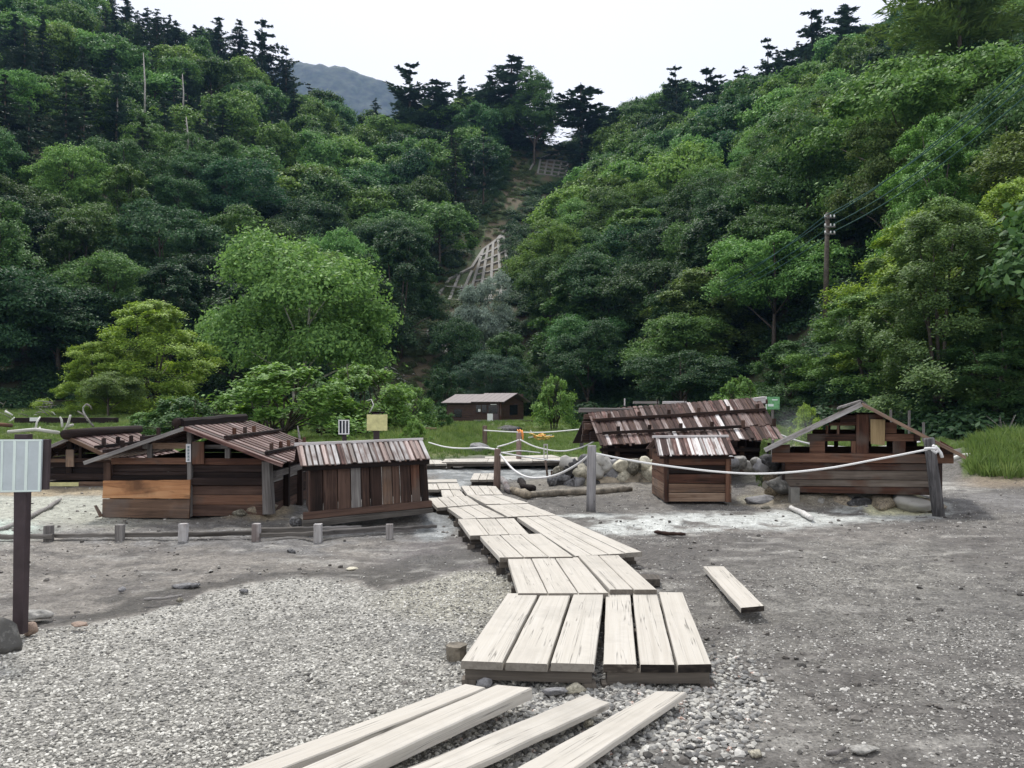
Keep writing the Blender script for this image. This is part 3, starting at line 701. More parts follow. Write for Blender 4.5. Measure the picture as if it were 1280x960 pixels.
deck_section('wide planks right of the slanting seam, behind the slotted section', across((607, 631.3), (634.6, 646.2), (661, 629.7), (696, 643.6), 3), z=.14)
deck_section('planks beside the plank shed, left of the narrow seam', across((535, 622.5), (546, 634.6), (584, 619.8), (600, 630.5), 4), z=.14)
deck_section('pale planks narrowing towards the rope post', across((585, 619.2), (607, 630.4), (629, 618.8), (662, 628.6), 3), z=.14)
deck_section('short planks just before the first rope post', across((576, 607), (584.5, 618.6), (620, 607.5), (629.5, 618.2), 4), z=.13)
deck_section('two short planks filling the notch behind the shed planks', across((551, 612.4), (553, 621), (575, 612.2), (582, 619.4), 2), z=.14, joists=(.3, .8))
deck_section('boards running behind the plank shed at the far turn', across((532, 604.6), (535, 611.6), (573, 603.8), (577, 611.8), 3), z=.13, joists=(.3, .8))
deck_section('small detached platform of three boards by the first rope post', across((592, 591.6), (587.5, 599.6), (620, 591.4), (618.5, 599.6), 3), z=.13, joists=(.2, .9))
deck_section('thin plank lying across the creek behind the shed', [[(531, 599.4), (571, 598.8), (572, 602), (532, 602.6)]], z=.1, joists=(.2, .8))
r = deck_section('long far boardwalk at the edge of the meadow', across((556, 573.6), (552, 577.8), (722, 571.6), (722, 575.8), 3), z=.15, joists=(.1, .9))
for px_ in (570, 598, 622, 645, 668, 700):
    p = G(px_, 578, .02); beam('stub_post', (p.x, p.y+.05, -.08), (p.x, p.y+.05, .09), .14, .14, M['deck_end'], r, jit=0, seg=1)
deck_section('short left end piece of the far boardwalk', across((528, 574.6), (528, 580.4), (551, 575), (559, 579.6), 2), z=.13, joists=(.2, .9))
q = deck_section('pale slab of boards beyond the far boardwalk, in front of the grass', across((606, 570.8), (606, 572.8), (690, 568.6), (700, 571.2), 2), z=.16, joists=(.5,))

def loose(label, pl, z, th, mat='deck', seg=14, jit=.006, name='loose_plank', group=None, near=True):
    P = [G(x, y, z) for x, y in pl]
    o = slab(name, P, (0, 0, -th), M[mat], None, seg=seg, jit=jit, bev=.006)
    return tag(o, label, 'plank', group)
def ext(far_l, far_r, near_l, near_r, z, yy=1120):
    """carry the two long edges on, in the world, past the bottom of the picture"""
    a, b, c, d = G(*far_l, z), G(*far_r, z), G(*near_r, z), G(*near_l, z)
    l = 1.0 + .55; d2 = a+(d-a)*l; c2 = b+(c-b)*l; return [a, b, c2, d2]
def near_plank(label, P, th, jit=.0025, dz=0):
    P = [p+Vector((0, 0, dz)) for p in P]
    o = slab('loose_plank', P, (0, 0, -th), M['deck'], None, seg=18, jit=jit, bev=.007, endm=M['endgrain_shade']); return tag(o, label, 'plank')
near_plank('leftmost of the four slanting foreground planks', ext((580.7, 855), (607, 859.5), (294, 960), (354, 960), .07), .045)
near_plank('thick foreground plank with a square end, second from left', ext((620, 855.8), (665, 859.4), (375, 960), (446, 960), .085), .06)
near_plank('foreground plank with a broken brown knot at its far end', ext((731, 868), (762, 879), (508, 960), (584, 960), .05), .03, .003)
near_plank('split rightmost foreground plank with a long crack', ext((820, 864), (858, 865), (644, 960), (719, 960), .05), .03, .003)
o = slab('loose_plank', [G(x, y, .06) for x, y in ((879.5, 708), (905, 708), (955.5, 757), (926, 759.5))], (0, 0, -.04), M['deck'], None, seg=8, jit=.004, endm=M['rotten']); tag(o, 'short pale plank lying alone on the mud right of the boardwalk', 'plank')
o = slab('timber_offcut', [G(x, y, .05) for x, y in ((790, 717), (824, 718), (825, 724), (800, 724))], (0, 0, -.06), M['deck_end'], None, seg=4, jit=.004); tag(o, 'dark timber end poking out under the boardwalk right edge', 'timber')
o = tube('wood_stump', [G(570, 818, .0)+Vector((0, .03, z_)) for z_ in (-.05, .03, .052)], [.06, .066, .064], M['crust'], n=11, rough=.12, smooth=False); tag(o, 'short sawn stump in the gravel by the nearest planks', 'stump')

# ---------------------------------------------------------------- huts
def pb(name, px0, py0, px1, py1, Y, dep, mat, parent, **k):
    """board whose face is the pixel rectangle at depth Y"""
    c = [V(px0, py0, Y), V(px1, py0, Y), V(px1, py1, Y), V(px0, py1, Y)]
    return slab(name, c, (0, dep, 0), M[mat] if isinstance(mat, str) else mat, parent, **k)
def pq(name, pts, Y, dep, mat, parent, **k):
    return slab(name, [V(x, y, Y) for x, y in pts], (0, dep, 0), M[mat], parent, **k)
def roof(parent, TL, TR, BL, BR, n, mat, th=.02, alt=None, wide=.5, lift=.016, ragged=.03, name='roof_board', rows=1, under=True, mats=None):
    nrm = (TR-TL).cross(BL-TL).normalized()
    if nrm.z < 0: nrm = -nrm
    for rr in range(rows):
        v0 = rr/rows-(.03 if rr else 0); v1 = (rr+1)/rows+(.04 if rr < rows-1 else 0)
        base = nrm*(rows-1-rr)*-.0+nrm*(.018*(rows-rr) if rows > 1 else 0)
        for i in range(n):
            u0 = i/n; u1 = (i+1)/n; ex = .12*(u1-u0)
            if alt:
                k2 = i//2; s2 = 2/n; u0, u1 = (k2*s2, k2*s2+s2*(1-wide)) if i % 2 == 0 else (k2*s2+s2*(1-wide), k2*s2+s2)
            u0 = u0-ex*random.random(); u1 = u1+ex*random.random()
            raised = nrm*(lift if i % 2 else 0)+nrm*random.uniform(0, .006)
            e = random.uniform(-ragged, ragged)
            P = lambda u, v: TL.lerp(TR, u).lerp(BL.lerp(BR, u), v)
            m_ = M[random.choice(mats)] if mats else M[mat]
            if alt: m_ = M[random.choice(alt[i % 2])]
            a, b = P(u0, v0), P(u1, v0); c = P(u1, min(v1+e, 1.1)); d = P(u0, min(v1+e+random.uniform(-.01, .01), 1.1))
            slab(name, [q+raised+base for q in (a, b, c, d)], -nrm*th, m_, parent, seg=2, jit=.003, bev=.003)

# --- small plank shed left of the boardwalk
def plank_shed():
    y0 = 10.05
    BLc = V(386, 648, y0); r = root('plank_shed', (BLc.x+.6, y0+.4, 0), 'low shed of dark vertical planks with a striped silvery roof, beside the boardwalk', 'shed')
    yr = 10.55     # depth of the right end
    c0 = V(386, 652, y0); c1 = V(536, 634, yr); e0 = V(386, 582, y0); e1 = V(533, 573, yr)
    back = Vector((-.22, .72, 0))
    n = 11; cuts = [0, .11, .23, .34, .425, .50, .60, .69, .755, .85, .93, 1.0]
    mats = ['brown', 'brown', 'brown', 'grey', 'brown', 'brown', 'tan', 'brown', 'tan', 'brown', 'redbrown']
    mats = ['brown', 'brown', 'brown', 'grey', 'brown', 'brown', 'tan', 'brown', 'brown', 'redbrown', 'brown']
    b0 = V(386, 640, y0); b1 = V(536, 626, yr)
    for i in range(len(cuts)-1):
        u, v = cuts[i]+.004, cuts[i+1]-.004
        dy = Vector((0, random.uniform(-.004, .012), 0))
        slab('wall_plank', [e0.lerp(e1, u)+dy, e0.lerp(e1, v)+dy, b0.lerp(b1, v)+dy, b0.lerp(b1, u)+dy], (.005, .022, 0), M[mats[i]], r, seg=5, jit=.003)
    for i in range(6):
        u, v = i/6+.004, (i+1)/6-.004; f = back
        slab('wall_plank', [e0.lerp(e1, u)+f, e0.lerp(e1, v)+f, b0.lerp(b1, v)+f, b0.lerp(b1, u)+f], (.005, .02, 0), M['brown'], r, seg=3)
    for A, B, C_, D in ((e0, e0+back, b0+back, b0), (e1, e1+back, b1+back, b1)):
        for i in range(4):
            u, v = i/4+.01, (i+1)/4-.01; sgn = 1 if A is e0 else -1
            slab('side_plank', [A.lerp(B, u), A.lerp(B, v), D.lerp(C_, v), D.lerp(C_, u)], (.02*sgn, 0, 0), M['brown'], r, seg=3)
    slab('sill_beam', [V(379, 641, y0-.06), V(540, 626, yr-.06), V(540, 634, yr-.06), V(379, 650, y0-.06)], (0, .09, 0), M['brown'], r, jit=.003)
    slab('base_timber', [V(378, 651, y0-.1), V(541, 635, yr-.1), V(541, 641, yr-.1), V(378, 660, y0-.1)], (0, .14, 0), M['edge'], r, jit=.004)
    slab('eave_beam', [V(378, 583, y0-.09), V(537, 574, yr-.09), V(537, 580, yr-.09), V(378, 589, y0-.09)], (0, .06, 0), M['black'], r)
    TL = V(371, 557, y0+.36); TR = V(527, 549.5, yr+.36); BL = V(376, 583, y0-.14); BR = V(538, 574, yr-.14)
    roof(r, TL, TR, BL, BR, 48, 'roofmix', th=.012, lift=.012, ragged=.025, wide=.62, alt=(['roofdark', 'brown'], ['silver', 'silver', 'silver', 'silver', 'roofmix', 'roofred']))
    TL2 = TL+Vector((-.16, .5, -.24)); TR2 = TR+Vector((-.16, .5, -.24)); roof(r, TL-Vector((0, -.004, .01)), TR-Vector((0, -.004, .01)), TL2, TR2, 14, 'roofmix', th=.012, lift=.01)
    a = V(368, 553.5, y0+.33); b = V(529, 547, yr+.33); c = V(529, 550, yr+.33); d = V(368, 557.8, y0+.33)
    slab('ridge_board', [a, b, c, d], (0, .06, -.005), M['pale'], r, seg=8, jit=.003)
    return r
plank_shed()

# --- large gabled hut at left
def gable_hut_left():
    Yf = 11.0; Yb = 13.3
    r = root('bath_hut', (V(230, 640, Yf).x, 12.1, 0), 'large gabled hut with orange boards low on its left front and a paper slip', 'hut')
    F = lambda n, x0, y0, x1, y1, m, dep=.03, Y=Yf, **k: pb(n, x0, y0, x1, y1, Y, dep, m, r, **k)
    # posts
    F('corner_post', 129, 578, 138, 606, 'brown', .12, Yf-.02); pq('corner_post', [(327, 577), (337, 577), (341, 643), (328, 643)], Yf-.05, .13, 'grey', r)
    F('centre_post', 233.5, 536, 239, 646, 'grey', .1, Yf-.03)
    F('roof_strut', 183.5, 555, 189.5, 573, 'grey', .06); F('roof_strut', 281, 556, 287, 573, 'grey', .06)
    F('roof_strut', 178, 553, 185, 561, 'grey', .05, Yf-.02); F('roof_strut', 276, 554, 285, 561, 'grey', .05, Yf-.02)
    F('cross_beam', 190, 553.5, 233, 561, 'tan', .05, Yf+.03); F('cross_beam', 240, 556, 276, 561, 'grey', .05, Yf+.05)
    F('sill_beam', 139, 572.5, 233, 580.5, 'redbrown', .08, Yf-.02, seg=8); F('sill_beam', 240, 573, 328, 581, 'redbrown', .08, Yf-.01, seg=8)
    # blackened boards behind
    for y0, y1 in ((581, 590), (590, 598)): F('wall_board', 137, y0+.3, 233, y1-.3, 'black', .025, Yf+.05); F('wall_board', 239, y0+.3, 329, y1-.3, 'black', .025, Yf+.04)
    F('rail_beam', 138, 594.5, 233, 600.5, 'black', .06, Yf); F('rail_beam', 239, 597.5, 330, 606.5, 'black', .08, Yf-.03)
    for y0, y1, m in ((607, 618.5, 'brown'), (619, 631, 'redbrown'), (631.5, 645, 'brown')): F('wall_board', 240, y0, 329, y1, m, .03, Yf+.02)
    for y0, y1 in ((600, 612), (612, 624), (624, 636), (636, 647)): F('wall_board', 140, y0, 233, y1-.4, 'brown', .02, Yf+.05)
    pq('front_panel', [(129, 601), (237.5, 600), (237, 623.5), (128, 623)], Yf-.07, .03, 'orange', r, seg=10, jit=.006)
    pq('front_panel', [(128, 624), (237, 624.5), (236, 648), (127.5, 647)], Yf-.085, .03, 'tan', r, seg=10, jit=.005)
    pq('leaning_board', [(117, 632), (120, 631.5), (128, 645), (124, 647)], Yf-.12, .02, 'tan', r)
    # side and back walls
    xl = V(133, 600, Yf).x; xr = V(336, 600, Yf).x; z0 = 0.0; ze = V(0, 579, Yf).z
    n = 5
    for k in range(n):
        za = z0+(ze-z0)*k/n+.004; zb = z0+(ze-z0)*(k+1)/n-.004
        for x, dx in ((xl, .02), (xr, -.02)):
            slab('side_board', [(x, Yf+.1, zb), (x, Yb, zb), (x, Yb, za), (x, Yf+.1, za)], (dx, 0, 0), M['grey' if k == 3 and x == xr else 'brown'], r, seg=4, jit=.003)
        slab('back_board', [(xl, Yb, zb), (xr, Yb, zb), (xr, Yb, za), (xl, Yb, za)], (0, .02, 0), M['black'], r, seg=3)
    for yy in (Yf+.75, Yf+1.5, Yb-.05): beam('side_post', (xr+.03, yy, -.05), (xr+.03, yy, ze+.03), .09, .09, M['black'], r, jit=0, seg=2)
    beam('side_rail', (xr+.05, Yf+.1, ze-.16), (xr+.05, Yb, ze-.16), .05, .09, M['grey'], r)
    # back gable, closed so that the loft is dark
    zr = V(0, 536, Yf).z; xm = V(236, 536, Yf).x
    for k in range(4):
        f0, f1 = k/4, (k+1)/4; za = ze+(zr-ze)*f0; zb = ze+(zr-ze)*f1-.006
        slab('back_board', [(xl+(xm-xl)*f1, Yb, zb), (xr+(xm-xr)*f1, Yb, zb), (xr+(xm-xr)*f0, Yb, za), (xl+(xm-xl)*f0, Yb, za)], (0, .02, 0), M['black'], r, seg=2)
    # roof
    y_f, y_b = Yf-.25, Yb+.15
    Rf = V(233, 533.5, y_f+.05); Re = V(353, 580, y_f); Le = V(107, 577, y_f)
    Rf.y = y_f; up = Vector((0, y_b-y_f, 0))
    roof(r, Rf, Rf+up, Re, Re+up, 26, 'roofred', th=.014, lift=.016, ragged=.02)
    roof(r, Rf-Vector((0, 0, .006)), Rf-Vector((0, 0, .006))+up, Le, Le+up, 22, 'roofred', th=.014, lift=.010, ragged=.02)
    beam('barge_board', Rf+Vector((0, -.02, -.02)), Re+Vector((0.01, -.02, -.02)), .03, .045, M['roofmix'], r, seg=8)
    beam('barge_board', Rf+Vector((0, -.02, -.02)), Le+Vector((-.01, -.02, -.02)), .03, .05, M['grey'], r, seg=8)
    z_ = Vector((0, 0, .055))
    beam('ridge_log', (Rf.x-.08, y_f-.02, Rf.z+.06), (Rf.x-.02, y_b-.3, Rf.z+.075), .15, .11, M['black'], r, seg=8, jit=.012, bev=.03)
    tube('ridge_end', [Vector((Rf.x-.10, y_f-.05, Rf.z+.06)), Vector((Rf.x-.10, y_f+.12, Rf.z+.06))], .06, M['black'], r, n=9, rough=.06)
    nr = (Re-Rf).normalized(); nn = Vector((-nr.z, 0, nr.x)); nn = nn if nn.z > 0 else -nn
    for f, offs in ((.38, (.35, .85, 1.3)), (.80, (.25, .75, 1.2, 1.7, 2.2))):
        p = Rf.lerp(Re, f)+nn*.05
        beam('roof_batten', p+Vector((0, .1, 0)), p+up*.98, .055, .04, M['black'], r, seg=6, jit=.005)
        for o_ in offs: beam('roof_peg', p+Vector((-.03, .2+o_*.9, -.02)), p+Vector((-.03, .2+o_*.9, .11)), .045, .045, M['redbrown'], r, jit=0, seg=1)
    nl = (Le-Rf).normalized(); nn = Vector((nl.z, 0, -nl.x)); nn = nn if nn.z > 0 else -nn
    for f in (.42, .8):
        p = Rf.lerp(Le, f)+nn*.05
        beam('roof_batten', p+Vector((0, .0, 0)), p+up*.98, .055, .05, M['black'], r, seg=6, jit=.005)
        for o_ in (.3, .9, 1.5): beam('roof_peg', p+Vector((0, .2+o_, -.02)), p+Vector((0, .2+o_, .12)), .045, .045, M['black'], r, jit=0, seg=1)
    return r
gable_hut_left()
def signs_on_left_hut():
    o = pb('wooden_plate', 239.8, 552.2, 254.8, 580, 10.95, .02, 'redbrown', None, seg=3); tag(o, 'brown blank wooden plate hung under the gable of the large left hut', 'sign')
    c = V(235.3, 566, 10.9); r = root('paper_slip', c, 'narrow white paper slip with blue vertical writing on the centre post', 'sign')
    pb('paper', 232.3, 555, 238.4, 577.5, 10.945, .006, 'white', r, seg=2, bev=.001)
    # vertical characters, drawn as small strokes
    for k in range(5):
        y = 557.5+k*3.9
        for (x0, y0, x1, y1) in ((233.7, .3, 237.0, .75), (235.1, 0, 235.7, 2.7), (233.9, 1.5, 236.9, 1.9), (233.7, 2.4, 236.6+.4*(k % 2), 2.8)):
            pb('character_stroke', x0, y+y0, x1, y+y1, 10.937, .002, 'ink', r, seg=1, bev=.0003)
signs_on_left_hut()

# --- small hut behind, far left
def hut_far_left():
    Yf = 15.2; Yb = 17.6
    r = root('bath_hut', (V(92, 600, Yf).x, 16.2, 0), 'small gabled hut with a thick dark ridge log, half hidden behind the notice board', 'hut')
    F = lambda n, x0, y0, x1, y1, m, dep=.04, Y=Yf, **k: pb(n, x0, y0, x1, y1, Y, dep, m, r, **k)
    F('centre_post', 83, 547, 89, 592, 'brown', .1); F('corner_post', 24, 562, 30, 600, 'brown', .1); F('corner_post', 144, 562, 150, 600, 'brown', .1)
    F('roof_strut', 98, 556, 102, 573, 'brown', .05); F('roof_strut', 60, 556, 64, 573, 'brown', .05)
    F('cross_beam', 26, 573.5, 82, 578, 'tan', .06); F('cross_beam', 89, 573, 150, 578, 'brown', .06)
    for a, b in ((578, 585), (585, 592)): F('wall_board', 26, a, 150, b-.4, 'black', .03, Yf+.05)
    F('sill_beam', 24, 592, 152, 600, 'black', .1, Yf-.03); F('base_board', 30, 603, 98, 608, 'yellow', .04, Yf-.04); F('base_board', 98, 602, 152, 609, 'tan', .04, Yf-.03); F('base_board', 24, 609, 152, 620, 'brown', .05, Yf)
    y_f, y_b = Yf-.2, Yb; up = Vector((0, y_b-y_f, 0))
    Rf = V(87, 547, y_f); Re = V(152, 577, y_f); Le = V(22, 575, y_f)
    xl, xr = V(28, 0, Yf).x, V(147, 0, Yf).x
    for k in range(3):
        za, zb = .0+.22*k, .215+.22*k
        for x, dx in ((xl, .02), (xr, -.02)): slab('side_board', [(x, Yf+.1, zb), (x, Yb, zb), (x, Yb, za), (x, Yf+.1, za)], (dx, 0, 0), M['brown'], r, seg=3)
        slab('back_board', [(xl, Yb-.1, zb), (xr, Yb-.1, zb), (xr, Yb-.1, za), (xl, Yb-.1, za)], (0, .02, 0), M['black'], r, seg=2)
    roof(r, Rf, Rf+up, Re, Re+up, 18, 'roofred', th=.016, lift=.014); roof(r, Rf-Vector((0, 0, .006)), Rf-Vector((0, 0, .006))+up, Le, Le+up, 16, 'roofred', th=.016, lift=.014)
    beam('barge_board', Rf+Vector((0, -.02, -.02)), Re+Vector((0, -.02, -.02)), .03, .07, M['tan'], r); beam('barge_board', Rf+Vector((0, -.02, -.02)), Le+Vector((0, -.02, -.02)), .03, .06, M['grey'], r)
    tube('ridge_log', [Vector((Rf.x-.02, y_f-.12, Rf.z+.06)), Vector((Rf.x, y_f+1, Rf.z+.075)), Vector((Rf.x, y_b+.2, Rf.z+.06))], [.095, .09, .085], M['black'], r, n=9, rough=.08)
    for f in (.5, .9):
        p = Rf.lerp(Re, f)+Vector((0, 0, .05)); beam('roof_batten', p, p+up*.95, .06, .05, M['black'], r)
        for k in range(4): beam('roof_peg', p+Vector((0, .3+.55*k, 0)), p+Vector((0, .3+.55*k, .15)), .06, .06, M['black'], r, jit=0, seg=1)
    o = pb('wooden_plate', 82, 562, 92, 583.5, Yf-.03, .03, 'tan', None, seg=3); tag(o, 'thin pale wooden plate on the centre post of the small far left hut', 'sign')
hut_far_left()

# --- hut at right, turned to face the camera
def hut_right():
    d = ray(1077, 600); n = Vector((d.x, d.y, 0)).normalized(); n = Vector((n.x*.96, n.y, 0)).normalized()
    g = G(1077, 633, 0); P0 = Vector((g.x, g.y, 0)); back = n*2.1
    r = root('bath_hut', (P0.x+n.x, P0.y+n.y, .15), 'gabled hut of red-brown logs with see-through openings, behind the leaning rope post', 'hut')
    def Q(name, pts, off, dep, mat, parent=r, **k):
        c = [PL(x, y, P0+n*off, n) for x, y in pts]; return slab(name, c, n*dep, M[mat], parent, **k)
    R_ = lambda name, x0, y0, x1, y1, off, dep, mat, **k: Q(name, [(x0, y0), (x1, y0), (x1, y1), (x0, y1)], off, dep, mat, **k)
    # front wall logs
    Q('wall_log', [(965, 566), (1192, 568), (1192, 579.5), (965, 578)], -.04, .10, 'redbrown', seg=10, jit=.004)
    Q('wall_log', [(979, 578.5), (1164, 580), (1164, 588), (979, 588)], 0, .08, 'redbrown', seg=10, jit=.004)
    Q('wall_log', [(979, 588.5), (1164, 588.6), (1164, 600), (979, 599)], 0, .08, 'greybrown', seg=10, jit=.004)
    Q('wall_log', [(979, 599.6), (1164, 600.6), (1164, 609), (979, 607.5)], 0, .08, 'greybrown', seg=10, jit=.004)
    Q('wall_log', [(979, 608.1), (1164, 609.6), (1164, 619), (979, 615)], 0, .08, 'redbrown', seg=10, jit=.004)
    Q('corner_post', [(977, 578), (981, 578), (981, 616), (978, 615)], -.03, .1, 'black'); Q('corner_post', [(1164, 579), (1178, 579), (1178, 620), (1164, 620)], .02, .1, 'black')
    Q('eave_block', [(965, 557), (987, 556), (987, 566), (965, 566)], -.02, .12, 'redbrown'); Q('eave_block', [(1176, 551), (1192, 560), (1192, 579), (1176, 579)], -.0, .14, 'redbrown')
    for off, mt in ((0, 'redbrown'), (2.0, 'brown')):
        s = n*off
        def RR(name, x0, y0, x1, y1, mat, dep=.08, dd=0):
            c = [PL(x, y, P0, n)+s+n*dd for x, y in ((x0, y0), (x1, y0), (x1, y1), (x0, y1))]; return slab(name, c, n*dep, M[mat], r, seg=4, jit=.003)
        RR('centre_post', 1070, 518, 1086, 569, mt, .12, -.03); RR('short_post', 1012, 551.5, 1031, 567, mt); RR('short_post', 1116, 551.5, 1132, 567, mt)
        RR('cross_beam', 1009, 542.5, 1070, 551.5, mt, .1, -.01); RR('cross_beam', 1086, 542.5, 1142, 551.5, mt, .1, -.01)
        RR('gable_board', 1036, 528, 1070, 532, mt); RR('gable_board', 1086, 528, 1121, 542, mt, .06, .02)
        RR('gable_board', 1032, 532, 1035, 543, mt); RR('gable_board', 1046, 532, 1049, 543, mt)
        RR('gable_board', 1050, 519, 1070, 528, mt); RR('gable_board', 1086, 518, 1104, 528, mt)
        RR('short_post', 1064, 551.5, 1070, 567, mt); RR('gable_board', 1127, 543, 1151, 551.5, mt, .04, .03) if off == 0 else None
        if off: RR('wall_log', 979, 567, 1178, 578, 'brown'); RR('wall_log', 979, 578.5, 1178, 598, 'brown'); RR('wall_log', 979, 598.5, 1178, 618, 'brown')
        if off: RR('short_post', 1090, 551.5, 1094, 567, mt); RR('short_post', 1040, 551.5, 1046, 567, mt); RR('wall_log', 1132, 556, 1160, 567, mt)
    for x0 in (979, 1176):
        a = PL(x0, 566, P0, n); b = PL(x0, 616, P0, n)
        for k in range(4):
            za = b.z+(a.z-b.z)*k/4+.004; zb = b.z+(a.z-b.z)*(k+1)/4-.004
            q = lambda z, t: Vector((a.x, a.y, z))+n*t
            sd = Vector((n.y, -n.x, 0))*(.06 if x0 < 1000 else -.06)
            slab('side_log', [q(zb, .1), q(zb, 2.0), q(za, 2.0), q(za, .1)], sd, M['brown'], r, seg=3)
    # roof: two board slopes seen nearly edge on
    off = -.28
    E = lambda x, y: PL(x, y, P0+n*off, n)
    top = E(1077, 503.5); le = E(956, 561); re = E(1207, 570.5); L_ = n*2.65
    roof(r, top, top+L_, re, re+L_, 13, 'roofdark', th=.03, lift=.004, ragged=.01)
    roof(r, top-Vector((0, 0, .004)), top+L_-Vector((0, 0, .004)), le, le+L_, 13, 'grey', th=.045, lift=.004, ragged=.01)
    beam('barge_board', top+Vector((0, 0, -.02))-n*.02, le+Vector((0, 0, -.02))-n*.02, .03, .07, M['silver'], r, seg=8); beam('barge_board', top+Vector((0, 0, -.02))-n*.02, re+Vector((0, 0, -.02))-n*.02, .03, .045, M['tan'], r, seg=8)
    tl, tr_ = E(1046, 509.5), E(1088, 508); tp = E(1077, 500)
    slab('ridge_board', [tp, tp+L_, tl+L_, tl], (0, 0, -.03), M['grey'], r); slab('ridge_board', [tp, tp+L_, tr_+L_, tr_], (0, 0, -.03), M['grey'], r)
    o = Q('wooden_plate', [(1088, 524), (1106.5, 524.5), (1106, 556.5), (1088.5, 555)], -.07, .03, 'mossy', None, seg=3, jit=.003); tag(o, 'yellow-brown weathered plate hanging in the gable of the right hut', 'sign')
    # stone footing
    k = 0
    for x, y, s, m_ in ((992, 622, .17, 'stone'), (1018, 628, .2, 'stone'), (1050, 628, .2, 'stone'), (1078, 628, .17, 'stone_dark'), (1105, 626, .2, 'stone_dark'), (1135, 625, .2, 'stone'), (1160, 628, .16, 'stone'), (978, 604, .2, 'stone')):
        p = PL(x, y, P0+n*.15, n); o = link('footing_stone', rock_mesh('footing_stone', 200+k, M['dirtpile' if k % 2 == 0 else m_], 3, .5, (1.5, .9, .6)), None, (p.x, p.y, p.z-.03)); o.scale = (s*1.2,)*3; o.rotation_euler = (0, 0, k); par(o, r); k += 1
    p = G(1000, 634, 0); o = beam('stone_block', (p.x, p.y+.25, 0), (p.x, p.y+.25, .27), .13, .12, M['concrete'], None, jit=.003); tag(o, 'small grey stone block standing under the right hut front', 'stone')
    p = PL(1083, 634.5, P0-n*.05, n); o = tube('drain_pipe', [p, p+n*.5+Vector((0, 0, .02))], .028, M['pale'], n=12); tag(o, 'short pale pipe end poking out below the right hut', 'pipe')
    v = o.data
    # black disc stands in for the shade inside the pipe
    me = mesh('bore_shade', *tube_data([Vector((0, 0, 0)), n*.006], .021, 12), [M['black']]); b = link('bore_shade', me, None, p-n*.004); par(b, o)
hut_right()

# --- large low hut in the middle with the long patched roof
def hut_middle():
    r = root('bath_hut', (V(850, 580, 16.4).x, 16.5, 0), 'long low hut with a patched board roof held down by battens and pegs', 'hut')
    TL = V(734, 516, 17.2); TR = V(948, 500, 17.6); BL = V(751, 558, 15.5); BR = V(979, 549.5, 15.5)
    P = lambda u, v: TL.lerp(TR, u).lerp(BL.lerp(BR, u), v)
    nrm = (TR-TL).cross(BL-TL).normalized(); nrm = nrm if nrm.z > 0 else -nrm
    roof(r, TL, TR, BL, BR, 64, 'roofdark', th=.016, lift=.014, ragged=.03, rows=3, alt=(['roofdark', 'brown'], ['roofdark', 'roofdark', 'roofmix', 'roofdark']), wide=.6)
    b2 = TL+Vector((-.2, 1.6, -.75)); b3 = TR+Vector((-.0, 1.6, -.75)); roof(r, TL+Vector((0, 0, .02)), TR+Vector((0, 0, .02)), b2, b3, 20, 'roofdark', th=.02, lift=.012)
    for v, u0, u1 in ((.37, .02, .99), (.76, .03, .80)):
        beam('roof_batten', P(u0, v)+nrm*.09, P(u1, v)+nrm*.09, .07, .06, M['brown'], r, seg=10, jit=.008)
        for u in np.linspace(.1, .95 if v < .5 else .97, 6): p = P(u+(.02 if v > .5 else 0), v-.04)+nrm*.03; beam('roof_peg', p, p+Vector((0, 0, .15)), .065, .065, M['brown'], r, jit=0, seg=1)
    a = V(724, 510.5, 17.1); b = V(790, 511, 17.2); c = V(880, 506, 17.35); d = V(957, 500, 17.5)
    for p, q, m_ in ((a, b, 'grey'), (b, c, 'brown'), (c, d, 'brown')): beam('ridge_log', p-Vector((0, 0, .035)), q+Vector((.02, 0, -.035)), .14, .10, M[m_], r, seg=6, jit=.01, bev=.02)
    pq('ridge_log', [(943, 497.5), (957, 495.5), (957, 504), (943, 505)], 17.35, .2, 'pale', r)
    for x0, x1, m_ in ((792, 824, 'grey'), (829, 858, 'pale')): pb('ridge_plank', x0, 501.5, x1, 504.8, 17.6, .1, m_, r)
    for x in (781, 822, 856): pb('roof_peg', x-.8, 499, x+.8, 508, 17.6, .05, 'black', r, seg=1)
    pb('roof_peg', 780.3, 498, 781.7, 507, 17.3, .04, 'pale', r, seg=1)
    # left gable end: stacked log ends
    for x0, y0, x1, y1, Y in ((731, 518, 745, 524, 16.9), (729, 527, 746, 534, 16.8), (729, 535, 748, 543, 16.7), (728, 544, 750, 552, 16.6), (731, 530, 741, 537, 16.5)): pb('gable_log', x0, y0, x1, y1, Y, .3, 'brown', r, seg=3, jit=.01)
    pb('gable_log', 738, 540, 753, 551, 16.4, .5, 'black', r); pb('gable_log', 741, 523, 748, 530, 16.6, .4, 'redbrown', r)
    # black boards stand for the shaded openings beneath the eave, posts in front
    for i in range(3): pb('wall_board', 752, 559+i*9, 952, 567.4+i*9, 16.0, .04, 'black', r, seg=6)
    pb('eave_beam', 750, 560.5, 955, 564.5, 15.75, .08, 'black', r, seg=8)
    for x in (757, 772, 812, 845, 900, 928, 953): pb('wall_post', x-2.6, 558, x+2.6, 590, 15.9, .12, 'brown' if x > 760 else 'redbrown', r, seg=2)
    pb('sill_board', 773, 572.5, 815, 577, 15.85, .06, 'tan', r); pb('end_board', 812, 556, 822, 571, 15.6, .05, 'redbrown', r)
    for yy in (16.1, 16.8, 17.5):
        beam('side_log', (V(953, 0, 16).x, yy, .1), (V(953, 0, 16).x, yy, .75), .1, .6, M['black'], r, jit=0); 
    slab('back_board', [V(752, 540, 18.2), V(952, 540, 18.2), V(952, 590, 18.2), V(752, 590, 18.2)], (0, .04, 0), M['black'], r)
hut_middle()

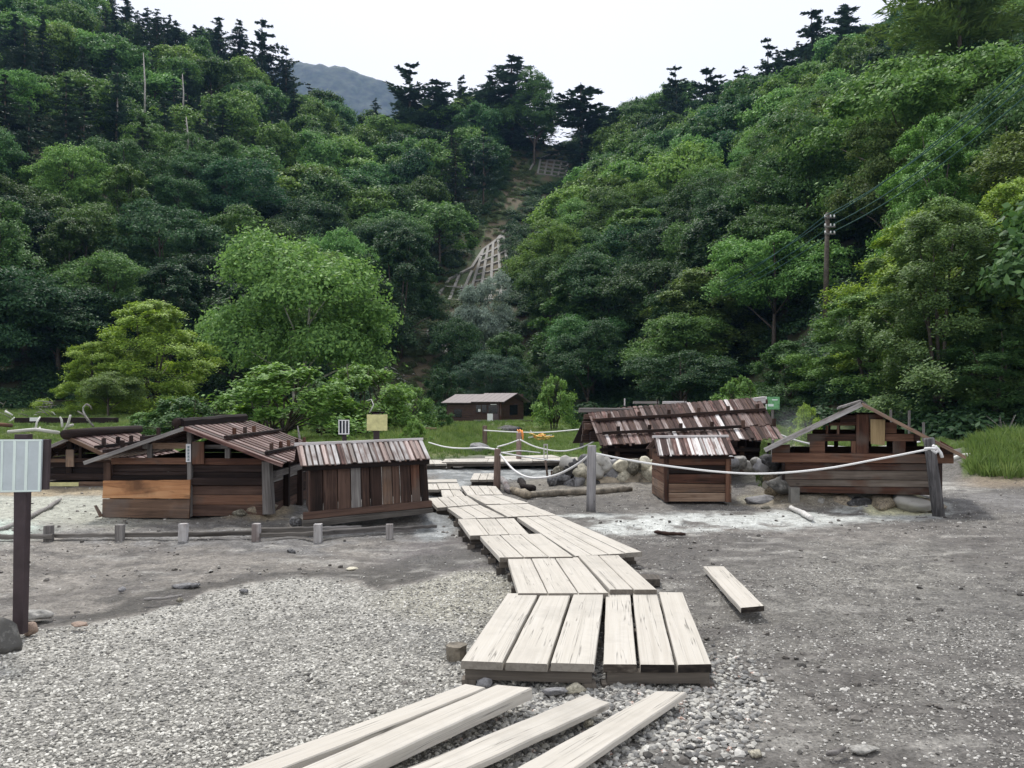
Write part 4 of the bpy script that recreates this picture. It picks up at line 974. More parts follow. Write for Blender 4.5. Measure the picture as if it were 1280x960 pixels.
# --- small shed of horizontal boards
def small_shed():
    Yf = 12.45; Yb = 13.75
    r = root('board_shed', (V(870, 620, Yf).x, 13.1, 0), 'small shed of horizontal tan boards between the boulder wall and the right hut', 'shed')
    F = lambda n, x0, y0, x1, y1, m, dep=.03, Y=Yf, **k: pb(n, x0, y0, x1, y1, Y, dep, m, r, seg=5, jit=.003, **k)
    for y0, y1, m in ((571.5, 581.5, 'redbrown'), (582, 592, 'brown'), (592.8, 604, 'redbrown'), (604.8, 615.5, 'tan'), (616.2, 627, 'tan')): F('wall_board', 836, y0, 907, y1, m)
    for x0, x1 in ((830.5, 836), (907, 912.5)): F('corner_post', x0, 571, x1, 627.5, 'redbrown', .06, Yf-.02)
    xl = V(831, 0, Yf).x; xr = V(912, 0, Yf).x; zt = V(0, 571, Yf).z
    for k in range(5):
        za = zt*k/5+.004; zb = zt*(k+1)/5-.004
        for x, dx in ((xl, .02), (xr, -.02)): slab('side_board', [(x, Yf+.05, zb), (x, Yb, zb), (x, Yb, za), (x, Yf+.05, za)], (dx, 0, 0), M['tan' if k < 2 else 'redbrown'], r, seg=3)
        slab('back_board', [(xl, Yb, zb), (xr, Yb, zb), (xr, Yb, za), (xl, Yb, za)], (0, .02, 0), M['brown'], r, seg=2)
    TL = V(817.5, 547.5, 13.1); TR = V(910, 546.5, 13.1); BL = V(822, 569.5, 12.25); BR = V(920, 568.5, 12.25)
    roof(r, TL, TR, BL, BR, 38, 'roofmix', th=.012, lift=.011, ragged=.02, wide=.6, alt=(['roofdark', 'roofmix'], ['silver', 'roofmix', 'silver', 'roofmix']))
    back = Vector((0, .8, -.22)); roof(r, TL-Vector((0, 0, .008)), TR-Vector((0, 0, .008)), TL+back, TR+back, 12, 'roofmix', th=.012, lift=.01)
    slab('ridge_board', [V(816, 544.6, 13.05), V(911, 543.8, 13.05), V(911, 546.6, 13.05), V(816, 547.6, 13.05)], (0, .07, 0), M['pale'], r, seg=6, jit=.003)
    pb('eave_beam', 825, 571, 918, 573.6, 12.35, .05, 'brown', r)
small_shed()
# ---------------------------------------------------------------- trees
def unit(v): return v/np.maximum(np.linalg.norm(v, axis=-1, keepdims=True), 1e-9)
def leaves_mesh(name, C, Nrm, size, rs, mat, aspect=.55, axis=None):
    n = len(C); Nrm = unit(Nrm); ref = rs.normal(size=(n, 3)) if axis is None else axis+rs.normal(size=(n, 3))*.25
    A = unit(ref-Nrm*np.sum(ref*Nrm, 1)[:, None]); B = np.cross(Nrm, A)
    s = np.asarray(size).reshape(-1, 1)*np.ones((n, 1))
    v = np.stack([C-A*s, C-B*s*aspect, C+A*s, C+B*s*aspect], 1).reshape(-1, 3)
    f = np.arange(n*4).reshape(n, 4)
    lv = np.repeat(rs.uniform(0, 1, n), 4)
    return v, f, lv
def crown_lobes(seed, R=5., Hh=9., z0=3.5, nl=11, nc=16, nf=60, leaf=.30, flat=.55, upw=.7, clump=.9, lob=.42, top=1.0):
    rs = np.random.default_rng(seed); lobes = []
    cz = z0+(Hh-z0)*.5; rz = (Hh-z0)*.5
    lobes.append((np.array([rs.normal(0, .12)*R, rs.normal(0, .12)*R, cz+rz*rs.uniform(.4, .6)]), R*rs.uniform(.3, .45)))
    for i in range(nl):
        a = i*2.4+rs.uniform(-.4, .4); h = rs.uniform(-.75, .8); rr = math.sqrt(max(.05, 1-h*h))*.66*rs.uniform(.55, 1.35)
        lobes.append((np.array([math.cos(a)*rr*R, math.sin(a)*rr*R, cz+h*rz*rs.uniform(.6, .95)]), R*lob*rs.uniform(.5, 1.3)))
    C = []; O = []
    for k, (c, r) in enumerate(lobes):
        d = unit(rs.normal(size=(nc*2, 3))); d[:, 2] = np.abs(d[:, 2])*1.0-.35*rs.uniform(0, 1, nc*2); d = unit(d)
        p = c+d*r*rs.uniform(.75, 1.05, (nc*2, 1))*np.array([1, 1, .85])
        ins = np.zeros(len(p), bool)
        for j, (c2, r2) in enumerate(lobes):
            if j != k: ins |= (np.linalg.norm(p-c2, axis=1) < r2*.72)
        p = p[~ins][:nc]; d = d[~ins][:nc]; C.append(p); O.append(d)
    C = np.concatenate(C); O = np.concatenate(O); m = len(C)
    rc = clump*rs.uniform(.4, 1.5, m)
    idx = np.repeat(np.arange(m), nf); q = rs.normal(size=(len(idx), 3)); q = unit(q)*(rs.uniform(0, 1, (len(idx), 1))**.5)
    q[:, 2] = q[:, 2]*flat; 
    # clump domes: droop at the rim
    rr2 = q[:, 0]**2+q[:, 1]**2; q[:, 2] = q[:, 2]*.9-rr2*.18
    st = rs.uniform(0, 1, len(idx)) < .22; q[st] = q[st]*rs.uniform(1.1, 1.9, (st.sum(), 1))
    P = C[idx]+q*rc[idx][:, None]
    Nn = O[idx]*.35+np.array([0, 0, upw])+q*.5+rs.normal(size=P.shape)*.55
    return rs, P, Nn, leaf*rs.uniform(.6, 1.3, len(P)), lobes
def crown_pads(seed, R=5., Hh=9., z0=2.5, npad=34, nf=420, leaf=.2, thick=.10, padr=.42, shape='dome'):
    rs = np.random.default_rng(seed); P = []; Nn = []; lob = []
    for i in range(npad):
        h = (i+.5)/npad; a = i*2.399+rs.uniform(-.5, .5)
        if shape == 'dome': rad = R*math.sqrt(max(.02, 1-h**2.2))*rs.uniform(.25, .95)
        else: rad = R*(1-h)**.7*rs.uniform(.3, 1.)
        z = z0+(Hh-z0)*h-(rad/R)**2*.6; pr = R*padr*rs.uniform(.6, 1.15)*(1-.4*h)
        c = np.array([math.cos(a)*rad, math.sin(a)*rad, z]); lob.append((c, pr))
        # a pad is a handful of sprays fanning outward
        ns = 9; sa = a+rs.uniform(-1.5, 1.5, ns)*1.1; sl = pr*rs.uniform(.5, 1.1, ns)
        k = rs.integers(0, ns, nf); u = rs.uniform(0, 1, nf)**.7
        sx = np.cos(sa[k])*sl[k]*u; sy = np.sin(sa[k])*sl[k]*u; wv = rs.normal(0, .16*pr, (nf, 2))*(1.1-u*.6)[:, None]
        zz = -u**2*pr*.28+rs.normal(0, thick*pr, nf)+(sl[k]/pr-.8)*.3
        P.append(np.stack([c[0]+sx+wv[:, 0], c[1]+sy+wv[:, 1], c[2]+zz], 1))
        Nn.append(np.stack([np.cos(a)*.3+rs.normal(0, .38, nf), np.sin(a)*.3+rs.normal(0, .38, nf), np.full(nf, 1.0)], 1))
    P = np.concatenate(P); return rs, P, np.concatenate(Nn), leaf*rs.uniform(.6, 1.3, len(P)), lob
def make_fir(seed, Hh=16., R=3.2, whorls=30, nb=8, nq=26, z0=.12, ragged=.25, droop=.25, open_=0.0, q=.34):
    rs = np.random.default_rng(seed); P = []; A = []; S = []
    for w_ in range(whorls):
        t = z0+(1-z0)*(w_+rs.uniform(-.3, .3))/whorls; t = min(max(t, z0), .985)
        Lb = R*min(1, (1-t)*1.5)**.75*1.0+.2
        if open_ and rs.random() < open_: continue
        for b in range(nb if t < .8 else max(4, nb-3)):
            a = rs.uniform(0, 6.283); l = Lb*rs.uniform(1-ragged*1.6, 1+ragged*.4); n = max(6, int(nq*(.35+l/R)))
            u = rs.uniform(.12, 1, n); side = rs.uniform(-1, 1, n)*(1-u*.75)*l*.30
            d = np.array([math.cos(a), math.sin(a)]); s = np.array([-d[1], d[0]])
            z = t*Hh-(u**1.6)*l*droop+(u**6)*l*.12-np.abs(side)*.15+rs.normal(0, .05, n)
            P.append(np.stack([d[0]*u*l+s[0]*side, d[1]*u*l+s[1]*side, z], 1)); ax = np.stack([d[0]+s[0]*np.sign(side)*.9, d[1]+s[1]*np.sign(side)*.9, np.full(n, -.15)], 1); A.append(ax); S.append(np.full(n, q)*rs.uniform(.6, 1.25, n))
    P = np.concatenate(P); A = np.concatenate(A); Nn = np.stack([rs.normal(0, .35, len(P)), rs.normal(0, .35, len(P)), np.ones(len(P))], 1)
    return rs, P, Nn, np.concatenate(S), A
def trunk_mesh(name, seed, Hh, r0, lobes, mat, z0=.3, stems=1, spread=.4, nlimb=9, lean=.25):
    rs = np.random.default_rng(seed+500); V_ = []; F_ = []
    def add(p, r, n=6):
        v, f = tube_data(p, r, n, .05, off=len(V_)); V_.extend(v); F_.extend(f)
    for s in range(stems):
        a = s*6.283/stems+rs.uniform(-.3, .3); sp = spread if stems > 1 else 0
        pts = []; n = 7; ph = rs.uniform(0, 6)
        for i in range(n):
            u = i/(n-1); pts.append(Vector((math.cos(a)*(.08*stems*.3+sp*u**1.2)+lean*math.sin(u*3+ph)*u*.8, math.sin(a)*(.08*stems*.3+sp*u**1.2)+lean*math.cos(u*2.6+ph)*u*.8, -.5+(Hh*.9+.5)*u)))
        rr = [r0*(1-.88*i/(n-1)) for i in range(n)]; rr[0] *= 1.35
        add(pts, rr, 7)
        pick = [lobes[i] for i in rs.permutation(len(lobes))[:nlimb]]
        for c, r in pick:
            if stems > 1 and (c[0]*math.cos(a)+c[1]*math.sin(a)) < 0: continue
            zc = c[2]; zs = max(z0*Hh*.6, zc-abs(np.hypot(c[0], c[1]))*.75-.3); u = min(.95, max(.05, (zs+.5)/(Hh*.9+.5)))
            k = u*(n-1); i = int(k); p0 = pts[i].lerp(pts[min(i+1, n-1)], k-i); e = Vector(c); m_ = p0.lerp(e, .5)+Vector((rs.normal(0, .15), rs.normal(0, .15), .25)); rb = r0*(1-.85*u)*.55+.012
            add([p0, m_, e], [rb, rb*.6, rb*.2], 5)
    me = mesh(name, V_, F_, [mat], True); return me
class Proto: pass
PROTO = {}
def reg(key, name, data, Hh, R_, r0, bark='bark', mat='leaf', axis=None, aspect=.55, stems=1, spread=.4, z0=.3, nlimb=9, lean=.25, seed=1):
    rs, P, Nn, S, lob = data
    v, f, lv = leaves_mesh(name, P, Nn, S, rs, None, aspect, axis=lob if axis == 'fir' else None)
    cm = fastmesh('crown', v, f, M[mat], extra={'leafv': ('FLOAT', 'POINT', lv)})
    lobes = [] if axis == 'fir' else lob
    p = Proto(); p.H = Hh; p.R = R_; p.crown = cm; p.trunk = trunk_mesh('trunk', seed, Hh if axis != 'fir' else Hh*1.08, r0, lobes, M[bark], z0, stems, spread, nlimb, lean if axis != 'fir' else .08)
    p.raw = (v, f.tolist(), lv); p.name = name; PROTO.setdefault(key, []).append(p); return p
for s in range(6): reg('broad', 'broadleaf_tree', crown_lobes(s+1, 5, 11, 1.8, nl=14, nc=12, nf=80, leaf=.24, clump=1.15), 11, 5, .22, seed=s)
for s in range(4): reg('mid', 'broadleaf_tree', crown_lobes(s+31, 5, 11, 1.4, nl=17, nc=20, nf=130, leaf=.115, clump=.85, lob=.36, flat=.45), 11, 5, .22, seed=s)
for s in range(3): reg('layer', 'maple_tree', crown_pads(s+11, 5, 9.5, 1.6, npad=62, nf=720, leaf=.125, thick=.11), 9.5, 5, .17, seed=s, stems=3, spread=1.2, lean=.4)
reg('birch', 'birch_tree', crown_lobes(91, 5, 11, 1.2, nl=24, nc=30, nf=95, leaf=.115, clump=.78, lob=.37, flat=.75, upw=.5), 11, 5, .16, bark='birchbark', seed=4, stems=2, spread=1.0)
for s in range(2): reg('near', 'maple_tree', crown_pads(s+61, 5, 9.5, .8, npad=64, nf=1300, leaf=.088, thick=.10), 9.5, 5, .15, seed=s, stems=3, spread=1.2, lean=.4)
reg('larch', 'larch_tree', make_fir(77, 20, 4.2, 26, 9, 90, z0=.42, ragged=.4, droop=.22, q=.30), 20, 4.2, .15, mat='needle', axis='fir', aspect=.16, seed=3)
for s in range(3): reg('shrub', 'shrub', crown_pads(s+41, 2.5, 2.9, .95, npad=40, nf=300, leaf=.085, thick=.13, padr=.36), 2.9, 2.5, .055, seed=s, stems=6, spread=.9, nlimb=14)
for s in range(4): reg('fir', 'fir_tree', make_fir(s+1, 16, 3.4, 24, 8, 44, ragged=.6, q=.27), 16, 3.4, .24, mat='needle', axis='fir', aspect=.30, seed=s)
for s in range(4): reg('pine', 'pine_tree', make_fir(s+21, 14, 3.6, 12, 8, 70, z0=.25, ragged=.6, droop=-.04, open_=.1, q=.25), 14, 3.6, .20, mat='needle', axis='fir', aspect=.42, seed=s)

COLR = dict(light=(.125, .24, .062), mid=(.070, .150, .046), dark=(.040, .092, .036), yellow=(.23, .35, .065), conifer=(.058, .098, .068), deep=(.018, .034, .022), silver=(.24, .31, .26), blue=(.065, .12, .075), olive=(.135, .21, .06), birch=(.15, .28, .078), shrubg=(.14, .265, .06))
def jitc(c, k=.16):
    f = 1+random.uniform(-k, k); g = 1+random.uniform(-k*.4, k*.4); return (c[0]*f*g, c[1]*f, c[2]*f/g, 1)
ntree = [0]
def put_tree(key, x, y, Hh, Rr, col, label, cat, group=None, z=None, name=None, variant=None, rot=None, sink=.15):
    pr = PROTO[key]; p = pr[(variant if variant is not None else random.randrange(len(pr)))]
    z = h1(x, y) if z is None else z
    r = bpy.data.objects.new(name or p.name, None); COL.objects.link(r); r.location = (x, y, z-sink); r.rotation_euler = (0, 0, random.uniform(0, 6.28) if rot is None else rot)
    sq = random.uniform(.86, 1.14); r.scale = (Rr/p.R*sq, Rr/p.R/sq, Hh/p.H); r.empty_display_size = .2
    tag(r, label, cat, group)
    for nm, me in (('crown', p.crown), ('trunk', p.trunk)):
        o = bpy.data.objects.new(nm, me); COL.objects.link(o); o.parent = r; o.color = col
    ntree[0] += 1
    return r
def hero(key, px, py, D, Rpx, col, label, cat, group=None, minh=None, **k):
    x = (px-640)/FPX*D; zt = V(px, py, D).z; b = h1(x, D); Hh = max(zt-b, minh or 1.0); return put_tree(key, x, D, Hh, Rpx/FPX*D, jitc(COLR[col] if isinstance(col, str) else col, .05), label, cat, group, **k)
SK = np.array([(-400, -160), (0, -60), (150, -10), (190, 5), (240, 24), (262, 34), (345, 50), (375, 68), (400, 88), (440, 98), (470, 94), (485, 100), (560, 102), (600, 92), (625, 95), (680, 108), (688, 168), (706, 175), (716, 158), (780, 130), (820, 92), (850, 84), (940, 74), (960, 60), (1000, 50), (1100, 30), (1130, 14), (1280, -20), (1700, -200)], float)
GUL = [(688, 206, 24), (655, 222, 18), (640, 250, 15), (622, 275, 15), (608, 305, 20), (606, 335, 26), (600, 362, 32), (565, 372, 22), (548, 408, 14), (548, 432, 20), (525, 425, 18), (515, 455, 28), (495, 485, 30), (535, 490, 18), (655, 458, 18), (640, 475, 16)]
CONZ = [(60, 190, 75, 60), (30, 120, 60, 60), (150, 120, 70, 60), (165, 30, 55, 50), (235, 175, 45, 45), (330, 190, 40, 40), (300, 60, 60, 35), (520, 130, 60, 45), (645, 150, 45, 60), (730, 170, 50, 40), (130, 230, 120, 35), (350, 120, 40, 40), (900, 100, 110, 30), (1050, 70, 80, 30), (980, 110, 40, 25), (580, 220, 25, 30)]
LIGHTZ = [(75, 60, 45, 30), (210, 95, 45, 35), (150, 190, 30, 25), (225, 200, 35, 20), (190, 215, 30, 20), (430, 190, 60, 50), (370, 230, 80, 40), (320, 210, 40, 40), (880, 240, 40, 30), (740, 265, 60, 50), (560, 150, 40, 30), (1000, 150, 60, 40), (60, 270, 50, 40), (700, 300, 60, 60)]
def inz(zs, px, py): return any(((px-a)/c)**2+((py-b)/d)**2 < 1 for a, b, c, d in zs)
def region(px, py):
    s = 'left slope' if px < 440 else ('head of the valley' if px < 760 else 'right slope')
    h = 'high on' if py < 190 else ('halfway up' if py < 340 else 'at the foot of')
    if s == 'head of the valley': return {'high on': 'high at', 'halfway up': 'halfway up', 'at the foot of': 'low in'}[h]+' the '+s
    return h+' the '+s
def mass():
    cand = []; tries = 0; cell = {}
    rr = random.Random(5)
    rows = []
    y = 53.0
    pts = []
    while tries < 60000:
        tries += 1
        t = rr.uniform(-.80, .80); y = math.sqrt(rr.uniform(30**2, 228**2)); x = t*y
        D = float(np.interp(t, TK, DK))
        if y < D+2.0: continue
        sp = 5.6+1.7*min(1, max(0, (y-60)/110)); k = (int(x//8), int(y//8))
        if any((x-a)**2+(y-b)**2 < sp*sp for i in (-1, 0, 1) for j in (-1, 0, 1) for a, b in cell.get((k[0]+i, k[1]+j), ())): continue
        cell.setdefault(k, []).append((x, y)); pts.append((x, y, t, D))
    out = []
    for x, y, t, D in pts:
        z = h1(x, y); bx, by = topix(x, y, z)
        con = inz(CONZ, bx, by-35); lt = inz(LIGHTZ, bx, by-35)
        if con: con = rr.random() < .72
        else: con = rr.random() < .035 and by < 330
        R0 = rr.uniform(3.9, 5.4) if not con else rr.uniform(2.5, 3.5); Hh = rr.uniform(9.5, 13) if not con else rr.uniform(12, 16.5)
        if y < D+9: Hh *= .82; R0 *= .95
        tx, ty = topix(x, y, z+Hh); sk = np.interp(bx, SK[:, 0], SK[:, 1])
        if y < 58 and abs(bx-1034) < R0/y*FPX*.9+16 and ty < 372: continue
        if ty < sk:
            lim = V(bx, sk+rr.uniform(-3, 7), y).z-z
            if lim < 4.5: continue
            Hh = min(Hh, lim); R0 = min(R0, .5*Hh)
        cx, cy = bx, by-(by-ty)*.55; rp = R0/y*FPX
        if any(abs(cx-gx) < gr+rp*.72 and -(gr+rp*.7) < (gy-cy) < gr+(by-ty)*.50 for gx, gy, gr in GUL): continue
        out.append((x, y, z, Hh, R0, con, lt, bx, cy, rp))
    return out
MASS = mass()
CELLS = {}
def place(px, py):
    cols = [(0, 'outside the left edge'), (110, 'near the left edge'), (240, 'beyond the yellow-green maple'), (330, 'beyond the large left hut'), (440, 'beyond the pale birch'), (540, 'beyond the striped shed'), (640, 'left of the gully'), (720, 'right of the gully'), (800, 'beyond the lone grey post'), (880, 'beyond the board shed'), (970, 'beyond the long hut'), (1040, 'near the utility pole'), (1130, 'beyond the right hut'), (1210, 'beyond the leaning post'), (1281, 'near the right edge'), (9999, 'outside the right edge')]
    c = next(n for x, n in cols if px < x); rows = [(60, 'topmost on the slope'), (110, 'high on the slope'), (160, 'fairly high up'), (210, 'on the upper slope'), (260, 'above mid-slope'), (310, 'at mid-slope'), (360, 'below mid-slope'), (415, 'low on the slope'), (9999, 'at the forest foot')]
    return next(n for y, n in rows if py < y)+' '+c
def place_mass():
    L_ = sorted(MASS, key=lambda a: -a[9]); broad = [a for a in L_ if not a[5]]; con = [a for a in L_ if a[5]]
    rr = random.Random(9); inview = [a for a in broad if -60 < a[7] < 1340 and a[8] > -60]; outv = [a for a in broad if a not in inview]
    n_ind = 286; ind = inview[:n_ind]; rest = inview[n_ind:]+outv
    def tone(a):
        x, y, z, Hh, R0, c, lt, bx, cy, rp = a; nv = float(fbm(x/18, y/18, 88, 2)); u = rr.random()
        if lt and u < .65: return 'light', 'light green'
        v = nv+(u-.5)*.5
        if cy > 380: v -= .12
        if v > .62: return 'light', 'light green'
        if v > .36: return 'mid', 'mid-green'
        return 'dark', 'dark green'
    for a in ind:
        x, y, z, Hh, R0, c, lt, bx, cy, rp = a; tn, word = tone(a); near = y < 95
        key = 'mid' if y < 120 else 'broad'
        if near and rr.random() < .25: key = 'layer'
        if y < 52: key = 'near'
        if bx > 1000 and y < 60: tn, word = ('olive', 'yellowish green') if rr.random() < .6 else ('light', 'light green')
        r = put_tree(key, x, y, Hh, R0, jitc(COLR[tn], .34), None, 'tree', None, z=z, name='broadleaf_tree'); CELLS.setdefault((word+' tree', place(bx, cy)), []).append((bx, r))
    for a in con[:120]:
        x, y, z, Hh, R0, c, lt, bx, cy, rp = a; pn = rr.random() < .25
        r = put_tree('pine' if pn else 'fir', x, y, Hh, R0*1.25, jitc(COLR['conifer'], .2), None, 'tree', None, z=z); CELLS.setdefault((('loose-branched pine' if pn else 'dark pointed fir'), place(bx, cy)), []).append((bx, r))
    for (w_, pl), L2 in CELLS.items():
        L2.sort(key=lambda q: q[0]); n = len(L2); names = {1: [''], 2: ['left of two, ', 'right of two, '], 3: ['leftmost of three, ', 'middle of three, ', 'rightmost of three, '], 4: ['leftmost of four, ', 'second of four, ', 'third of four, ', 'rightmost of four, ']}
        for k, (bx, r) in enumerate(L2):
            r['label'] = w_+', '+(names[n][k] if n in names else '')+pl+''; r['group'] = w_+'s '+pl
    rest = [a for a in rest if a[1] > 0]
    n = len(rest)
    if n:
        protos = [PROTO['broad'][0].raw, PROTO['broad'][1].raw, PROTO['broad'][3].raw]
        A = np.array([(a[0], a[1], a[2]-.1) for a in rest]); S = np.array([(a[4]/5, a[4]/5, a[3]/11) for a in rest]); Rr = np.stack([np.zeros(n), np.zeros(n), rng.uniform(0, 6.28, n)], 1)
        o = scatter('forest', protos, A, S, Rr, rng.integers(0, 3, n), [M['leaf']], color=(*COLR['mid'], 1)); tag(o, 'further broadleaf crowns filling the upper slopes')
    print('TREES', len(ind), len(con), len(rest))
place_mass()
# undergrowth on the slopes
def undergrowth():
    def clump(seed, n, R_, leaf):
        rs = np.random.default_rng(seed); d = unit(rs.normal(size=(n, 3))); d[:, 2] = np.abs(d[:, 2]); P = d*R_*rs.uniform(.6, 1.05, (n, 1))*np.array([1, 1, .75]); v, f, lv = leaves_mesh('c', P, d*.5+np.array([0, 0, .7])+rs.normal(size=P.shape)*.4, leaf*rs.uniform(.6, 1.3, n), rs, None); return v, f.tolist(), lv
    protos = [clump(1, 620, 1.0, .085), clump(2, 560, 1.0, .09), clump(3, 700, 1.0, .08)]
    n = 26000; t = rng.uniform(-.8, .8, n); y = np.sqrt(rng.uniform(26**2, 225**2, n)); x = t*y
    D = np.interp(t, TK, DK); z = H(x, y); px, py = topix(x, y, z); keep = (y > D-1)
    g = np.zeros(n, bool)
    for gx, gy, gr in GUL: g |= ((px-gx)**2+(py-gy)**2 < (gr*1.1)**2)
    keep &= ~g; x, y, z = x[keep], y[keep], z[keep]; k = len(x)
    s = rng.uniform(.6, 1.7, k); o = scatter('undergrowth', protos, np.stack([x, y, z-.1], 1), s, np.stack([np.zeros(k), np.zeros(k), rng.uniform(0, 6.28, k)], 1), rng.integers(0, 3, k), [M['leaf']], color=(*COLR['dark'], 1))
    tag(o, 'leafy undergrowth covering the slopes beneath the trees')
    # dry brush of the gully
    n = 5000; t = rng.uniform(-.2, .12, n); y = np.sqrt(rng.uniform(70**2, 215**2, n)); x = t*y; z = H(x, y); px, py = topix(x, y, z); g = np.zeros(n, bool)
    for gx, gy, gr in GUL: g |= ((px-gx)**2+(py-gy)**2 < (gr*1.2)**2)
    g &= rng.uniform(0, 1, n) < .9; x, y, z = x[g], y[g], z[g]; gl = (np.hypot(topix(x, y, z)[0]-606, topix(x, y, z)[1]-340) > 40)&(np.hypot(topix(x, y, z)[0]-690, topix(x, y, z)[1]-210) > 24); x, y, z = x[gl], y[gl], z[gl]; k = len(x)
    tag(scatter('dry_brush', protos, np.stack([x, y, z-.1], 1), rng.uniform(.4, 1.0, k), np.stack([np.zeros(k), np.zeros(k), rng.uniform(0, 6.28, k)], 1), rng.integers(0, 3, k), [M['leaf']], color=(.095, .14, .055, 1)), 'dry yellowish brush on the bare strip of the gully')
undergrowth()
# --- trees that can be told apart
hero('birch', 372, 288, 60, 106, 'birch', 'large pale green birch with white stems behind the left hut', 'tree', variant=0)
hero('near', 192, 376, 52, 82, 'yellow', 'yellow-green maple with flat layered branches, left of the birch', 'tree', variant=0)
hero('near', 118, 425, 50, 50, 'yellow', 'lower yellow-green maple reaching out left under the layered maple', 'tree', variant=1)
hero('mid', 135, 458, 47, 42, 'olive', 'small dull green bush at the forest edge above the far left meadow', 'shrub')
hero('layer', 500, 285, 92, 60, 'dark', 'dark spreading maple right of the birch at the gully edge', 'tree')
hero('mid', 600, 338, 92, 38, 'silver', 'silvery green tree standing in front of the slope lattice', 'tree', minh=6, variant=1)
hero('layer', 632, 415, 80, 40, 'mid', 'rounded green tree at the foot of the gully, right of the silvery tree', 'tree')
hero('mid', 575, 392, 82, 42, 'dark', 'dark green tree at the foot of the gully, left below the silvery tree', 'tree')
hero('mid', 616, 436, 74, 38, 'blue', 'low bluish green tree above the toilet building roof', 'tree')
hero('layer', 795, 262, 100, 70, 'light', 'broad bright maple with layered branches in the middle of the right slope', 'tree', variant=2)
hero('layer', 740, 320, 84, 75, 'mid', 'spreading green maple low on the right slope beside the gully', 'tree', variant=1)
hero('layer', 880, 335, 68, 80, 'olive', 'wide dull green maple behind the long low hut', 'tree', variant=0)
hero('mid', 850, 430, 56, 60, 'dark', 'dark low tree directly behind the long low hut', 'tree')
hero('mid', 735, 400, 72, 50, 'dark', 'dark tree in shadow behind the small round shrub', 'tree')
hero('mid', 1160, 60, 60, 125, 'light', 'very large broad light green tree high at right behind the power pole', 'tree', variant=0)
hero('mid', 1260, 90, 50, 90, 'mid', 'large green tree at the right edge above the layered maples', 'tree', variant=2)
hero('mid', 1010, 150, 72, 80, 'mid', 'tall green tree left of the power pole', 'tree', variant=1)
hero('near', 1165, 262, 41, 115, 'yellow', 'wide yellowish maple with layered branches right of the power pole', 'tree', variant=0)
hero('near', 1275, 225, 38, 100, 'yellow', 'bright yellow-green maple cut by the right edge of the picture', 'tree', variant=1)
hero('near', 1085, 365, 42, 78, 'light', 'green layered maple behind the right hut', 'tree', variant=0)
hero('near', 1245, 400, 34, 90, 'mid', 'dark-hearted maple above the grassy bank at right', 'tree', variant=0)
hero('layer', 985, 425, 47, 55, 'mid', 'low green maple between the long hut and the right hut', 'tree', variant=1)
hero('shrub', 925, 468, 36, 36, 'light', 'small bright shrub rising just behind the long patched roof', 'shrub')
hero('shrub', 1007, 500, 26, 22, 'yellow', 'little yellow-green sapling left of the right hut gable', 'shrub')
hero('larch', 1205, -230, 66, 120, 'olive', 'overhanging conifer with long feathery branches at the top right corner', 'tree', variant=0)
for px_, py_, D, Rp, k, lab in ((640, 52, 196, 40, 'fir', 'tallest dark fir on the skyline above the valley head'), (612, 78, 200, 30, 'fir', 'shorter fir leaning against the tallest skyline fir'), (668, 92, 190, 32, 'mid', 'rounded broadleaf tree at the skyline right of the tallest fir'), (512, 60, 198, 34, 'pine', 'flat-topped dark pine on the skyline beside the far blue mountain'), (545, 82, 196, 36, 'fir', 'bushy dark fir right of the flat-topped skyline pine'), (576, 76, 205, 17, 'pine', 'thin sparse pine alone on the skyline'), (728, 84, 186, 42, 'pine', 'open-branched pine standing alone right of the skyline notch'), (770, 118, 190, 34, 'pine', 'low wide pine right of the lone skyline pine'), (190, 4, 205, 14, 'pine', 'thin dark pine leftmost on the left skyline'), (216, 10, 205, 15, 'fir', 'small pointed fir on the left skyline'), (270, 4, 200, 20, 'fir', 'leftmost of the three tall firs on the left skyline'), (297, 8, 198, 20, 'fir', 'middle of the three tall firs on the left skyline'), (325, 3, 198, 24, 'pine', 'rightmost and widest of the three tall conifers on the left skyline'), (355, 38, 200, 16, 'pine', 'short pine where the left skyline drops to the far mountain'),
                               (845, 62, 190, 22, 'pine', 'dark pine at the left end of the right skyline row'), (885, 64, 188, 24, 'pine', 'second dark pine along the right skyline row'), (925, 68, 186, 22, 'pine', 'third pine along the right skyline row, low and ragged'), (962, 27, 182, 24, 'pine', 'pine with a clear stem against the sky on the right skyline'), (995, 55, 180, 22, 'pine', 'shorter pine beside the clear-stemmed skyline pine'), (1018, -10, 178, 30, 'pine', 'tall pine cut by the top edge on the right skyline'), (1062, -14, 172, 34, 'fir', 'broad fir cut by the top edge on the right skyline'), (1100, 22, 168, 26, 'pine', 'pine below the top edge beside the broad skyline fir')):
    hero(k, px_, py_, D, Rp*(1.0 if k == 'mid' else 1.6), 'mid' if k == 'mid' else 'conifer', lab, 'tree', sink=3 if k != 'mid' else .2)
